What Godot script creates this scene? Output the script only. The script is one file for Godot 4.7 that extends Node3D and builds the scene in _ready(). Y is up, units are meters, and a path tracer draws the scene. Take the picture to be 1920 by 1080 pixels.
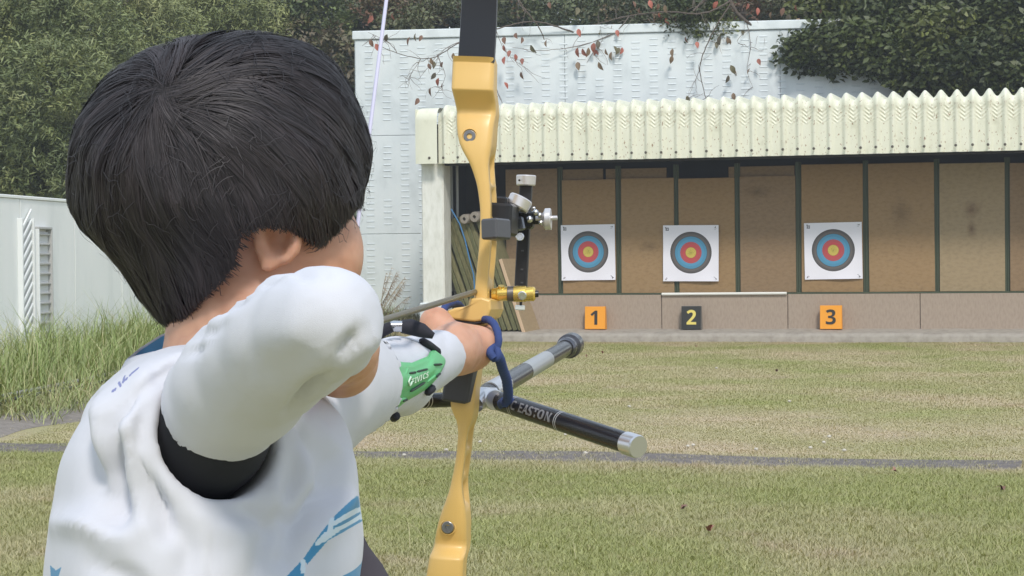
extends Node3D

const FOC := 3700.0          # focal length in photo pixels (1920 wide)
var cam_xf: Transform3D
var rng := RandomNumberGenerator.new()
var M := {}                  # materials
var used_names := {}

func _ready() -> void:
	rng.seed = 7
	# ---------- camera, sky, sun, exposure ----------
	cam_xf = Transform3D(Basis.from_euler(Vector3(deg_to_rad(-1.0), deg_to_rad(15.0), -0.0106)), Vector3(0, 1.35, 0))
	var cam := Camera3D.new()
	cam.name = "camera"
	cam.transform = cam_xf
	cam.fov = rad_to_deg(2.0 * atan(540.0 / FOC))
	cam.near = 0.05
	cam.far = 600.0
	add_child(cam)
	cam.current = true
	var env := Environment.new()
	var sky := Sky.new()
	var sm := ProceduralSkyMaterial.new()
	sm.sky_top_color = Color(0.70, 0.76, 0.83)
	sm.sky_horizon_color = Color(0.86, 0.88, 0.90)
	sm.sky_curve = 0.2
	sm.ground_bottom_color = Color(0.34, 0.34, 0.27)
	sm.ground_horizon_color = Color(0.55, 0.56, 0.50)
	sm.sun_angle_max = 30.0
	sky.sky_material = sm
	env.background_mode = Environment.BG_SKY
	env.sky = sky
	env.tonemap_mode = Environment.TONE_MAPPER_LINEAR
	env.tonemap_exposure = 1.62
	env.fog_enabled = true
	env.fog_density = 0.0016
	env.fog_light_color = Color(0.86, 0.88, 0.90)
	env.sdfgi_enabled = true
	env.ssao_enabled = true
	env.ssil_enabled = true
	var we := WorldEnvironment.new()
	we.name = "daylight"
	we.environment = env
	add_child(we)
	var sun := DirectionalLight3D.new()
	sun.name = "sun"
	sun.light_energy = 0.5
	sun.light_color = Color(1.0, 0.975, 0.94)
	sun.light_angular_distance = 10.0
	sun.shadow_enabled = true
	add_child(sun)
	sun.look_at_from_position(Vector3(4, 10, 8), Vector3.ZERO)
	make_materials()
	# ---------- the place ----------
	build_ground()
	build_walls()
	build_shed()
	build_trees()
	build_range_things()
	build_grass()
	# ---------- archer and bow ----------
	build_person()
	build_bow()

# ---------- placing ----------
func P(x: float, y: float, d: float) -> Vector3:      # photo pixel at a depth in metres
	return cam_xf * Vector3((x - 960.0) / FOC * d, -(y - 540.0) / FOC * d, -d)

func PZ(x: float, y: float, z: float) -> Vector3:     # photo pixel on the vertical plane at z
	var r: Vector3 = cam_xf.basis * Vector3((x - 960.0) / FOC, -(y - 540.0) / FOC, -1.0)
	return cam_xf.origin + r * (z - cam_xf.origin.z) / r.z

func PY(x: float, y: float, h: float) -> Vector3:     # photo pixel on the level plane at height h
	var r: Vector3 = cam_xf.basis * Vector3((x - 960.0) / FOC, -(y - 540.0) / FOC, -1.0)
	return cam_xf.origin + r * (h - cam_xf.origin.y) / r.y

func CD(x: float, y: float, z: float) -> Vector3:     # a direction: right, up, towards the viewer
	return cam_xf.basis * Vector3(x, y, z)

# ---------- naming ----------
func numbered(n: String) -> String:
	if not used_names.has(n):
		used_names[n] = 0
		return n
	used_names[n] = int(used_names[n]) + 1
	return "%s_%03d" % [n, used_names[n]]

func thing(called: String, label: String, category: String, at := Vector3.ZERO, group := "") -> Node3D:
	var o := Node3D.new()
	o.name = numbered(called)
	o.position = at
	o.set_meta("label", label)
	o.set_meta("category", category)
	if group != "":
		o.set_meta("group", group)
	add_child(o)
	return o

func part(called: String, mesh: Mesh, mat: Material, parent: Node3D, xf := Transform3D.IDENTITY) -> MeshInstance3D:
	var o := MeshInstance3D.new()
	o.name = called
	o.mesh = mesh
	o.material_override = null
	if mesh.get_surface_count() == 1 and mat:
		o.set_surface_override_material(0, mat)
	o.transform = xf
	parent.add_child(o, true)
	return o

func solo(called: String, label: String, category: String, mesh: Mesh, mat: Material, at := Transform3D.IDENTITY, group := "") -> MeshInstance3D:
	var o := MeshInstance3D.new()
	o.name = numbered(called)
	o.mesh = mesh
	o.set_surface_override_material(0, mat)
	o.transform = at
	o.set_meta("label", label)
	o.set_meta("category", category)
	if group != "":
		o.set_meta("group", group)
	add_child(o)
	return o

func setting(called: String, mesh: Mesh, mat: Material, label: String) -> MeshInstance3D:
	var o := MeshInstance3D.new()
	o.name = numbered(called)
	o.mesh = mesh
	o.set_surface_override_material(0, mat)
	o.set_meta("kind", "structure")
	o.set_meta("label", label)
	add_child(o)
	return o

# ---------- mesh collector ----------
class G:
	var v := PackedVector3Array()
	var n := PackedVector3Array()
	var uv := PackedVector2Array()
	var col := PackedColorArray()
	var ix := PackedInt32Array()
	var tint := Color.WHITE

	func put(p: Vector3, nn: Vector3, u := Vector2.ZERO) -> int:
		v.append(p); n.append(nn); uv.append(u); col.append(tint)
		return v.size() - 1

	# flat triangle turned so that it faces away from "inside"
	func tri(a: Vector3, b: Vector3, c: Vector3, inside: Vector3) -> void:
		var nn := (b - a).cross(c - a)
		if nn.length_squared() < 1e-18:
			return
		nn = nn.normalized()
		if nn.dot((a + b + c) / 3.0 - inside) < 0.0:
			nn = -nn
			var t := b; b = c; c = t
		var k := put(a, nn); put(b, nn); put(c, nn)
		ix.append(k); ix.append(k + 2); ix.append(k + 1)

	func quad(a: Vector3, b: Vector3, c: Vector3, d: Vector3, inside: Vector3) -> void:
		var nn := (b - a).cross(c - a)
		if nn.length_squared() < 1e-18:
			nn = (c - a).cross(d - a)
		nn = nn.normalized()
		var flip := nn.dot((a + b + c + d) / 4.0 - inside) < 0.0
		if flip:
			nn = -nn
			var t := b; b = d; d = t
		var k := put(a, nn); put(b, nn); put(c, nn); put(d, nn)
		ix.append_array(PackedInt32Array([k, k + 2, k + 1, k, k + 3, k + 2]))

	# chamfered box
	func box(xf: Transform3D, size: Vector3, bev := 0.0) -> void:
		var h := size * 0.5
		bev = minf(bev, minf(h.x, minf(h.y, h.z)) * 0.9)
		var o := xf.origin
		var S := [-1.0, 1.0]
		if bev <= 0.0:
			for ax in 3:
				for s in S:
					var q := []
					for k in 4:
						var p := Vector3.ZERO
						p[ax] = s * h[ax]
						p[(ax + 1) % 3] = [-1, 1, 1, -1][k] * h[(ax + 1) % 3]
						p[(ax + 2) % 3] = [-1, -1, 1, 1][k] * h[(ax + 2) % 3]
						q.append(xf * p)
					quad(q[0], q[1], q[2], q[3], o)
			return
		for ax in 3:
			var b1 := (ax + 1) % 3
			var b2 := (ax + 2) % 3
			for s in S:
				var q := []
				for k in 4:
					var p := Vector3.ZERO
					p[ax] = s * h[ax]
					p[b1] = [-1, 1, 1, -1][k] * (h[b1] - bev)
					p[b2] = [-1, -1, 1, 1][k] * (h[b2] - bev)
					q.append(xf * p)
				quad(q[0], q[1], q[2], q[3], o)
			for s1 in S:
				for s2 in S:
					var q := []
					for k in 4:
						var p := Vector3.ZERO
						p[ax] = [-1, 1, 1, -1][k] * (h[ax] - bev)
						p[b1] = s1 * (h[b1] - (0.0 if k < 2 else bev))
						p[b2] = s2 * (h[b2] - (bev if k < 2 else 0.0))
						q.append(xf * p)
					quad(q[0], q[1], q[2], q[3], o)
		for sx in S:
			for sy in S:
				for sz in S:
					tri(xf * Vector3(sx * h.x, sy * (h.y - bev), sz * (h.z - bev)), xf * Vector3(sx * (h.x - bev), sy * h.y, sz * (h.z - bev)), xf * Vector3(sx * (h.x - bev), sy * (h.y - bev), sz * h.z), o)

	func bx(c: Vector3, size: Vector3, bev := 0.0) -> void:
		box(Transform3D(Basis.IDENTITY, c), size, bev)

	# smooth grid of points, rows x cols; "closed" joins the last column to the first. outward: faces away from the row centres if wrap
	func grid(pts: PackedVector3Array, rows: int, cols: int, closed: bool, flip := false, uvs := PackedVector2Array()) -> void:
		var base := v.size()
		var acc := PackedVector3Array()
		acc.resize(pts.size())
		var cc := cols if closed else cols - 1
		for r in rows - 1:
			for c in cc:
				var a := r * cols + c
				var b := r * cols + (c + 1) % cols
				var d := a + cols
				var e := b + cols
				var n1 := (pts[b] - pts[a]).cross(pts[d] - pts[a])
				var n2 := (pts[d] - pts[e]).cross(pts[b] - pts[e])
				acc[a] += n1; acc[b] += n1 + n2; acc[d] += n1 + n2; acc[e] += n2
				if flip:
					ix.append_array(PackedInt32Array([base + a, base + b, base + d, base + b, base + e, base + d]))
				else:
					ix.append_array(PackedInt32Array([base + a, base + d, base + b, base + b, base + d, base + e]))
		var sg := -1.0 if flip else 1.0
		for i in pts.size():
			v.append(pts[i]); n.append(acc[i].normalized() * sg)
			uv.append(uvs[i] if uvs.size() else Vector2(float(i % cols) / cols, float(i / cols) / rows)); col.append(tint)

	# round sweep along points
	func tube(pts: PackedVector3Array, rad: PackedFloat32Array, sides := 10, caps := true, squash := 1.0, up := Vector3.ZERO) -> void:
		var m := pts.size()
		var ring := PackedVector3Array()
		var prev := up
		for i in m:
			var t := (pts[mini(i + 1, m - 1)] - pts[maxi(i - 1, 0)])
			if t.length_squared() < 1e-16:
				t = pts[m - 1] - pts[0]
			t = t.normalized()
			if prev == Vector3.ZERO:
				prev = Vector3.UP if absf(t.y) < 0.9 else Vector3.RIGHT
			var x := (prev - t * prev.dot(t)).normalized()
			prev = x
			var y := t.cross(x)
			for k in sides:
				var a := TAU * k / sides
				ring.append(pts[i] + (x * cos(a) * squash + y * sin(a)) * rad[i % rad.size()])
		grid(ring, m, sides, true, true)
		if caps:
			for e in [0, m - 1]:
				var q := ring.slice(e * sides, e * sides + sides)
				var inner: Vector3 = pts[1] if e == 0 else pts[m - 2]
				for k in range(1, sides - 1):
					tri(q[0], q[k], q[k + 1], inner)

	# turned shape: stations (distance along axis, radius); sharp where a distance or radius repeats as a doubled station
	func lathe(a: Vector3, axis: Vector3, st: Array, sides := 24) -> void:
		var t := axis.normalized()
		var x := (Vector3.UP if absf(t.y) < 0.9 else Vector3.RIGHT)
		x = (x - t * x.dot(t)).normalized()
		var y := t.cross(x)
		for i in st.size() - 1:      # each step its own band: crisp edges
			var pts := PackedVector3Array()
			for j in 2:
				var s: Vector2 = st[i + j]
				for k in sides:
					var g := TAU * k / sides
					pts.append(a + t * s.x + (x * cos(g) + y * sin(g)) * maxf(s.y, 1e-5))
			grid(pts, 2, sides, true, true)

	func blade(p: Vector3, side: Vector3, tip: Vector3, mid_lift: Vector3, nn: Vector3) -> void:   # grass blade or leaf: 2 segments
		var m := (p + tip) * 0.5 + mid_lift
		if (side * 2.0).cross(tip - p).dot(nn) < 0.0:
			side = -side
		var k := put(p - side, nn); put(p + side, nn); put(m - side * 0.8, nn); put(m + side * 0.8, nn); put(tip, nn)
		ix.append_array(PackedInt32Array([k, k + 2, k + 1, k + 1, k + 2, k + 3, k + 2, k + 4, k + 3]))

	func mesh(with_color := false) -> ArrayMesh:
		var a := []
		a.resize(Mesh.ARRAY_MAX)
		a[Mesh.ARRAY_VERTEX] = v
		a[Mesh.ARRAY_NORMAL] = n
		a[Mesh.ARRAY_TEX_UV] = uv
		if with_color:
			a[Mesh.ARRAY_COLOR] = col
		a[Mesh.ARRAY_INDEX] = ix
		var m := ArrayMesh.new()
		m.add_surface_from_arrays(Mesh.PRIMITIVE_TRIANGLES, a)
		return m

func boxmesh(size: Vector3, bev := 0.0) -> ArrayMesh:
	var g := G.new()
	g.bx(Vector3.ZERO, size, bev)
	return g.mesh()

func multi(called: String, mesh: Mesh, mat: Material, xfs: Array, cols: Array, parent: Node3D) -> MultiMeshInstance3D:
	var mm := MultiMesh.new()
	mm.transform_format = MultiMesh.TRANSFORM_3D
	mm.use_colors = true
	mm.mesh = mesh
	mm.instance_count = xfs.size()
	for i in xfs.size():
		mm.set_instance_transform(i, xfs[i])
		mm.set_instance_color(i, cols[i])
	var o := MultiMeshInstance3D.new()
	o.name = called if parent != self else numbered(called)
	o.multimesh = mm
	o.material_override = mat
	o.set_meta("kind", "stuff")
	parent.add_child(o, true)
	return o

# ---------- materials ----------
func srgb(r: float, g: float, b: float) -> Color:
	return Color(r / 255.0, g / 255.0, b / 255.0)

func plain(c: Color, rough := 0.7, metal := 0.0, spec := 0.5) -> StandardMaterial3D:
	var m := StandardMaterial3D.new()
	m.albedo_color = c
	m.roughness = rough
	m.metallic = metal
	m.metallic_specular = spec
	return m

func noise_tex(freq: float, octaves: int, stops: Array, sd := 1, size := 512, kind := FastNoiseLite.TYPE_SIMPLEX_SMOOTH) -> NoiseTexture2D:
	var f := FastNoiseLite.new()
	f.seed = sd
	f.noise_type = kind
	f.frequency = freq
	f.fractal_octaves = octaves
	f.fractal_gain = 0.6
	var t := NoiseTexture2D.new()
	t.width = size
	t.height = size
	t.seamless = true
	t.noise = f
	var gr := Gradient.new()
	var offs := PackedFloat32Array()
	var cs := PackedColorArray()
	for s in stops:
		offs.append(s[0]); cs.append(s[1])
	gr.offsets = offs
	gr.colors = cs
	t.color_ramp = gr
	return t

# world-mapped surface: colour noise, second noise multiplied through the detail slot, fine relief
func surf(stops: Array, freq: float, scale: Vector3, rough := 0.8, sd := 1, relief := 0.0, detail: Texture2D = null) -> StandardMaterial3D:
	var m := StandardMaterial3D.new()
	m.albedo_texture = noise_tex(freq, 5, stops, sd)
	m.uv1_triplanar = true
	m.uv1_world_triplanar = true
	m.uv1_scale = scale
	m.roughness = rough
	if relief > 0.0:
		m.heightmap_enabled = true
		m.heightmap_texture = noise_tex(freq * 2.0, 4, [[0.0, Color.BLACK], [1.0, Color.WHITE]], sd + 50, 256)
		m.heightmap_scale = relief
	if detail:
		m.detail_enabled = true
		m.detail_albedo = detail
		m.detail_blend_mode = BaseMaterial3D.BLEND_MODE_MUL
		m.detail_uv_layer = BaseMaterial3D.DETAIL_UV_1
	return m

func vmat(rough := 0.8, back := Color.BLACK) -> StandardMaterial3D:
	var m := StandardMaterial3D.new()
	m.vertex_color_use_as_albedo = true
	m.roughness = rough
	m.cull_mode = BaseMaterial3D.CULL_DISABLED
	if back != Color.BLACK:
		m.backlight_enabled = true
		m.backlight = back
	return m

func make_materials() -> void:
	M.wall = surf([[0.0, srgb(196, 203, 205)], [0.45, srgb(217, 224, 226)], [1.0, srgb(226, 231, 232)]], 0.008, Vector3(0.35, 0.2, 0.35), 0.55, 3)
	M.louvre = plain(srgb(208, 216, 219), 0.55)
	M.sidewall = surf([[0.0, srgb(222, 225, 223)], [0.5, srgb(236, 238, 236)], [1.0, srgb(241, 242, 240)]], 0.006, Vector3(0.5, 0.15, 0.5), 0.6, 5)
	M.cream = surf([[0.0, srgb(198, 197, 175)], [0.3, srgb(220, 220, 200)], [1.0, srgb(228, 228, 210)]], 0.01, Vector3(0.5, 0.25, 0.5), 0.5, 8)
	var rust := noise_tex(0.035, 4, [[0.0, srgb(110, 66, 44)], [0.20, srgb(150, 104, 74)], [0.25, Color.WHITE], [1.0, Color.WHITE]], 21, 1024)
	M.rust_cream = M.cream.duplicate()
	M.rust_cream.detail_enabled = true
	M.rust_cream.detail_albedo = rust
	M.rust_cream.detail_blend_mode = BaseMaterial3D.BLEND_MODE_MUL
	M.post = surf([[0.0, srgb(205, 205, 195)], [0.5, srgb(222, 222, 214)], [1.0, srgb(232, 232, 226)]], 0.02, Vector3(0.8, 0.3, 0.8), 0.7, 9)
	M.board = []
	var tones := [srgb(150, 122, 86), srgb(152, 125, 90), srgb(139, 115, 87), srgb(157, 138, 108)]
	for k in 4:
		var c: Color = tones[k]
		var m := surf([[0.0, c.darkened(0.09)], [0.5, c], [1.0, c.lightened(0.04)]], 0.02, Vector3(0.9, 1.6, 0.9), 0.85, 30 + k, 0.05)
		M.board.append(m)
	M.lowboard = surf([[0.0, srgb(154, 138, 123)], [0.5, srgb(165, 149, 134)], [1.0, srgb(172, 156, 140)]], 0.03, Vector3(1.6, 0.5, 1.6), 0.85, 40)
	M.slab = surf([[0.0, srgb(138, 131, 121)], [0.5, srgb(162, 155, 145)], [1.0, srgb(173, 166, 156)]], 0.02, Vector3(0.5, 0.5, 0.5), 0.9, 41, 0.2)
	M.side_path = surf([[0.0, srgb(108, 101, 95)], [0.5, srgb(130, 122, 115)], [1.0, srgb(146, 138, 130)]], 0.03, Vector3(0.6, 0.6, 0.6), 0.95, 43, 0.3)
	M.strip = surf([[0.0, srgb(84, 78, 76)], [0.5, srgb(106, 99, 96)], [1.0, srgb(126, 118, 112)]], 0.03, Vector3(0.6, 0.6, 0.6), 0.95, 42, 0.3)
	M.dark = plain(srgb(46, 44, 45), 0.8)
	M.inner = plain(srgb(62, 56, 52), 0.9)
	M.steel_green = plain(srgb(72, 82, 62), 0.6)
	M.pipe = plain(srgb(165, 165, 162), 0.5)
	M.black = plain(srgb(34, 34, 37), 0.35)
	M.chrome = plain(srgb(205, 205, 208), 0.22, 1.0)
	M.bark = surf([[0.0, srgb(58, 50, 44)], [0.5, srgb(92, 82, 74)], [1.0, srgb(126, 116, 106)]], 0.04, Vector3(2, 0.7, 2), 0.95, 60, 0.6)
	M.twig = plain(srgb(120, 110, 104), 0.9)
	M.leaf = vmat(0.55, Color(0.25, 0.3, 0.08))
	M.leaf_gloss = vmat(0.55, Color(0.2, 0.25, 0.05))
	M.grass = vmat(0.7, Color(0.5, 0.55, 0.25))
	M.boltm = plain(srgb(96, 90, 82), 0.6, 0.3)

# ---------- ground, walls ----------
func sstep(a: float, b: float, x: float) -> float:
	return smoothstep(a, b, x) if a < b else 1.0 - smoothstep(b, a, x)

func ground_h(x: float, z: float) -> float:
	var bank := 0.28 * sstep(-25.5, -31.0, z) * sstep(-9.0, -9.9, x)
	# low bank that runs along the foot of the side wall
	var wx := -10.8 + (z + 19.9) * 0.155      # wall line
	bank += 0.22 * sstep(wx + 2.6, wx + 0.6, x) * sstep(-8.0, -12.0, z) * sstep(-32.0, -28.0, z)
	return bank + 0.012 * sin(x * 1.7) * sin(z * 1.3)

var gnoise := FastNoiseLite.new()

func ground_tone(x: float, z: float) -> Color:        # real colours of turf, straw and soil, linear
	var n := gnoise.get_noise_2d(x * 14.0, z * 14.0)
	var n2 := gnoise.get_noise_2d(x * 50.0 + 90.0, z * 50.0)
	var green := Color(0.400, 0.405, 0.160)
	var straw := Color(0.620, 0.500, 0.360)
	var soil := Color(0.52, 0.38, 0.28)
	var dry := 0.10
	if z < -13.2:
		dry = 0.44 + 0.26 * sstep(-17.5, -13.2, z) + 0.04 * sin(z * 0.7 + x * 0.4)
	else:
		dry = 0.12 + 0.25 * sstep(-11.4, -12.6, z)
	dry = clampf(dry + n * 0.7, 0.0, 1.0)
	var c := green.lerp(straw, dry)
	var s := clampf((n2 - 0.25) * 1.4, 0.0, 0.6) * (0.4 + dry)
	return c.lerp(soil, clampf(s, 0.0, 0.8))

func build_ground() -> void:
	gnoise.seed = 4
	gnoise.frequency = 0.03
	gnoise.fractal_octaves = 3
	var xs := []
	var zs := []
	var x := -300.0
	while x <= 300.0:
		xs.append(x)
		x += 0.2 if x > -14.0 and x < 6.0 else (1.0 if x > -30.5 and x < 29.5 else 30.0)
	var z := 40.0
	while z >= -400.0:
		zs.append(z)
		z -= 0.25 if z < 2.0 and z > -34.0 else (1.0 if z > -60.5 else 40.0)
	var g := G.new()
	var pts := PackedVector3Array()
	for zz in zs:
		for xx in xs:
			pts.append(Vector3(xx, ground_h(xx, zz) - 0.02, zz))
	g.grid(pts, zs.size(), xs.size(), false, true)
	for i in pts.size():
		var c := ground_tone(pts[i].x, pts[i].z)
		g.col[i] = c.lerp(Color(0.36, 0.30, 0.18), 0.25)
	var m := StandardMaterial3D.new()
	m.vertex_color_use_as_albedo = true
	m.albedo_texture = noise_tex(0.06, 5, [[0.0, srgb(190, 190, 188)], [0.5, srgb(228, 228, 225)], [1.0, srgb(255, 255, 250)]], 70)
	m.uv1_triplanar = true
	m.uv1_world_triplanar = true
	m.uv1_scale = Vector3(1.3, 1.3, 1.3)
	m.roughness = 1.0
	m.heightmap_enabled = true
	m.heightmap_texture = noise_tex(0.1, 4, [[0.0, Color.BLACK], [1.0, Color.WHITE]], 71, 256)
	m.heightmap_scale = 1.2
	setting("ground", g.mesh(true), m, "mown lawn ground of the archery range with dry patches")
	# worn concrete strip across the lawn
	var s := G.new()
	strip_sheet(s, func(t): return Vector3(lerpf(-14.0, -0.12, t), 0, -13.12 + 0.045 * sin(t * 31.0)), func(t): return Vector3(lerpf(-14.0, -0.12, t), 0, -12.32 + 0.06 * sin(t * 23.0 + 1.0) - 0.05), 120)
	setting("concrete_strip", s.mesh(), M.strip, "flat grey concrete strip crossing the lawn")
	# path along the side wall
	var a0 := PY(0, 797, 0.0); var a1 := PY(145, 763, 0.0)
	var b0 := PY(0, 819, 0.0); var b1 := PY(145, 789, 0.0)
	var q := G.new()
	strip_sheet(q, func(t): return a0 + (a1 - a0) * lerpf(-2.0, 5.4, t) + Vector3(0.05 * sin(t * 40.0), 0.015, 0), func(t): return b0 + (b1 - b0) * lerpf(-2.0, 5.4, t) + Vector3(0.06 * sin(t * 33.0), 0.015, 0), 60)
	setting("side_path", q.mesh(), M.side_path, "grey path along the foot of the white side wall")

func strip_sheet(g: G, fa: Callable, fb: Callable, n: int) -> void:
	var pts := PackedVector3Array()
	for i in n + 1:
		var a: Vector3 = fa.call(float(i) / n)
		var b: Vector3 = fb.call(float(i) / n)
		for k in 5:
			var p := a.lerp(b, k / 4.0)
			p.y = ground_h(p.x, p.z) - 0.005 + (0.006 if k > 0 and k < 4 else -0.012)
			pts.append(p)
	g.grid(pts, n + 1, 5, false, true)
	# make it face up whichever way the lines run
	if g.n[7].y < 0.0:
		for i in g.n.size():
			g.n[i] = -g.n[i]
		for i in range(0, g.ix.size(), 3):
			var t := g.ix[i + 1]
			g.ix[i + 1] = g.ix[i + 2]
			g.ix[i + 2] = t

func build_walls() -> void:
	# tall sound-screen wall behind the shed
	var left := P(668, 300, 34.0)
	left.y = 0.0
	var along := Vector3(cos(deg_to_rad(7.6)), 0, -sin(deg_to_rad(7.6)))
	var nrm := Vector3(sin(deg_to_rad(7.6)), 0, cos(deg_to_rad(7.6)))
	var w := thing("screen_wall", "tall pale screen wall of embossed panels rising behind the shed", "wall", left)
	var frame := Basis(along, Vector3.UP, nrm)
	var length := 14.5
	var bays := 4
	var bay := length / bays
	var rows := [[0.0, 1.71], [1.71, 3.40], [3.40, 5.05]]
	var shared := []
	for r in rows:
		shared.append(boxmesh(Vector3(bay - 0.006, r[1] - r[0] - 0.006, 0.12), 0.006))
	var slot_mesh := louvre_mesh()
	var rest := G.new()
	var singles := 0
	var pitch := 0.306
	var panels := {}
	for b in bays:
		for ri in rows.size():
			var r: Array = rows[ri]
			var c := frame * Vector3((b + 0.5) * bay, (r[0] + r[1]) * 0.5, -0.06)
			panels[[b, ri]] = part("panel", shared[ri], M.wall, w, Transform3D(frame, c))
	# embossed louvres: columns of small hoods, every other column stepped, with now and then a missing one
	var spots := []
	var nc := int(length / pitch)
	for ci in nc:
		var xx := 0.24 + ci * pitch
		for ri in 3:
			var r: Array = rows[ri]
			var yy: float = r[0] + 0.12 + (0.05 if ci % 2 else 0.0)
			while yy < r[1] - 0.10:
				var jb := int(floor(yy / 0.33)) 
				if not (ci % 4 == 1 and (jb % 3) == 1):
					spots.append([xx, yy, ri, mini(int(xx / bay), bays - 1)])
				yy += 0.102
	var px_left := []
	for s in spots:
		var wp: Vector3 = left + frame * Vector3(s[0], s[1], 0)
		var q: Vector3 = cam_xf.affine_inverse() * wp
		var sx := 960.0 + FOC * q.x / -q.z
		var sy := 540.0 - FOC * q.y / -q.z
		var seen: bool = sx < 795.0 and sy < 600.0 or sy < 195.0 and sx < 1560.0
		if seen and singles < 300 and (sx < 795.0 or hash(s) % 10 < 8):
			singles += 1
			var pn: MeshInstance3D = panels[[s[3], s[2]]]
			part("louvre", slot_mesh, M.louvre, pn, pn.transform.affine_inverse() * Transform3D(frame, frame * Vector3(s[0], s[1], 0.0)))
		else:
			var xf := Transform3D(frame, frame * Vector3(s[0], s[1], 0.0))
			louvre_shape(rest, xf)
	var ro := part("louvres", rest.mesh(), M.louvre, w)
	ro.set_meta("kind", "stuff")
	part("coping", boxmesh(Vector3(length + 0.08, 0.15, 0.19), 0.012), M.wall, w, Transform3D(frame, frame * Vector3(length * 0.5, 5.13, -0.06)))
	for k in bays + 1:
		part("post", boxmesh(Vector3(0.05, 5.2, 0.10), 0.006), M.wall, w, Transform3D(frame, frame * Vector3(k * bay, 2.6, -0.13)))
	# side wall that runs along the range
	var p0 := P(70, 373, 22.0)
	p0.y = 0.0
	var az := deg_to_rad(-8.8)
	var dir := Vector3(sin(az), 0, -cos(az))
	var sn := Vector3(-dir.z, 0, dir.x)
	var sw := thing("side_wall", "low smooth white wall running along the grassy edge of the range", "wall", p0)
	var fb := Basis(dir, Vector3.UP, -dir.cross(Vector3.UP).normalized())
	fb = Basis(dir, Vector3.UP, dir.cross(Vector3.UP))
	var sheet := boxmesh(Vector3(1.788, 2.0, 0.10), 0.006)
	for k in range(-8, 10):
		part("panel", sheet, M.sidewall, sw, Transform3D(fb, dir * (k * 1.8 + 0.35) + Vector3(0, 1.0, 0) - fb.z * 0.05))
	part("coping", boxmesh(Vector3(32.6, 0.035, 0.13), 0.006), M.sidewall, sw, Transform3D(fb, dir * 1.25 + Vector3(0, 2.02, 0) - fb.z * 0.05))
	for k in range(-8, 11):
		part("joint_strip", boxmesh(Vector3(0.018, 1.98, 0.006), 0.002), M.sidewall, sw, Transform3D(fb, dir * (k * 1.8 - 0.55) + Vector3(0, 1.0, 0) + fb.z * 0.004))
	# a hatched vent and a barred vent set in the wall
	var dl := func(px: float) -> float:
		return (28380.0 / (1360.0 - px) - 22.0) / cos(deg_to_rad(6.2))
	var xa: float = dl.call(33.0); var xb: float = dl.call(53.0)
	var xc: float = dl.call(62.0); var xd: float = dl.call(85.0)
	var grey := plain(srgb(178, 178, 176), 0.7)
	var pale := plain(srgb(226, 229, 229), 0.6)
	var vent := thing("hatched_vent", "pale wall vent with slanting slats in the white side wall", "vent", p0 + dir * ((xa + xb) * 0.5))
	var vw := xb - xa
	part("backing", boxmesh(Vector3(vw, 1.35, 0.02)), grey, vent, Transform3D(fb, Vector3(0, 1.08, 0) + fb.z * 0.012))
	for k in 12:
		var yy := 0.5 + k * 0.115
		part("slat", boxmesh(Vector3(vw * 1.25, 0.035, 0.02), 0.004), pale, vent, Transform3D(fb * Basis(Vector3.BACK, 0.62), Vector3(0, yy, 0) + fb.z * 0.032))
	for s in [-1, 1]:
		part("frame_side", boxmesh(Vector3(0.03, 1.42, 0.06), 0.004), pale, vent, Transform3D(fb, dir * (s * (vw * 0.5 + 0.015)) + Vector3(0, 1.08, 0) + fb.z * 0.03))
	var grille := thing("barred_vent", "framed wall grille of thin level bars in the white side wall", "vent", p0 + dir * ((xc + xd) * 0.5))
	vw = xd - xc
	part("backing", boxmesh(Vector3(vw, 1.2, 0.02)), plain(srgb(205, 207, 206), 0.7), grille, Transform3D(fb, Vector3(0, 1.05, 0) + fb.z * 0.012))
	for k in 11:
		part("bar", boxmesh(Vector3(vw, 0.022, 0.03), 0.004), grey, grille, Transform3D(fb, Vector3(0, 0.52 + k * 0.11, 0) + fb.z * 0.036))
	for s in [-1, 1]:
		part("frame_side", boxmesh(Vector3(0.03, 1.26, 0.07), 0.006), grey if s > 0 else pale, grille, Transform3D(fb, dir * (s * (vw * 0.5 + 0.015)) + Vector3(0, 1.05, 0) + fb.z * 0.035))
	part("frame_top", boxmesh(Vector3(vw + 0.06, 0.03, 0.07), 0.006), grey, grille, Transform3D(fb, Vector3(0, 1.69, 0) + fb.z * 0.035))

func louvre_shape(g: G, xf: Transform3D) -> void:      # a shallow hood, open below
	var a := [Vector3(-0.070, 0.016, 0.001), Vector3(0.070, 0.016, 0.001), Vector3(0.064, -0.008, 0.008), Vector3(-0.064, -0.008, 0.008), Vector3(-0.070, -0.012, 0.001), Vector3(0.070, -0.012, 0.001)]
	var p := []
	for q in a:
		p.append(xf * q)
	var o := xf * Vector3(0, 0.0, -0.01)
	g.quad(p[0], p[1], p[2], p[3], o)
	g.tri(p[0], p[3], p[4], o)
	g.tri(p[1], p[2], p[5], o)
	g.quad(p[3], p[2], p[5], p[4], o)

func louvre_mesh() -> ArrayMesh:
	var g := G.new()
	louvre_shape(g, Transform3D.IDENTITY)
	return g.mesh()

# ---------- the target shed ----------
func ridge(u: float) -> float:                 # u in -0.5..0.5 across one sheet: rounded trapezoid ridge
	var a := absf(u)
	return 0.042 * (1.0 - smoothstep(0.03, 0.26, a))

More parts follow.
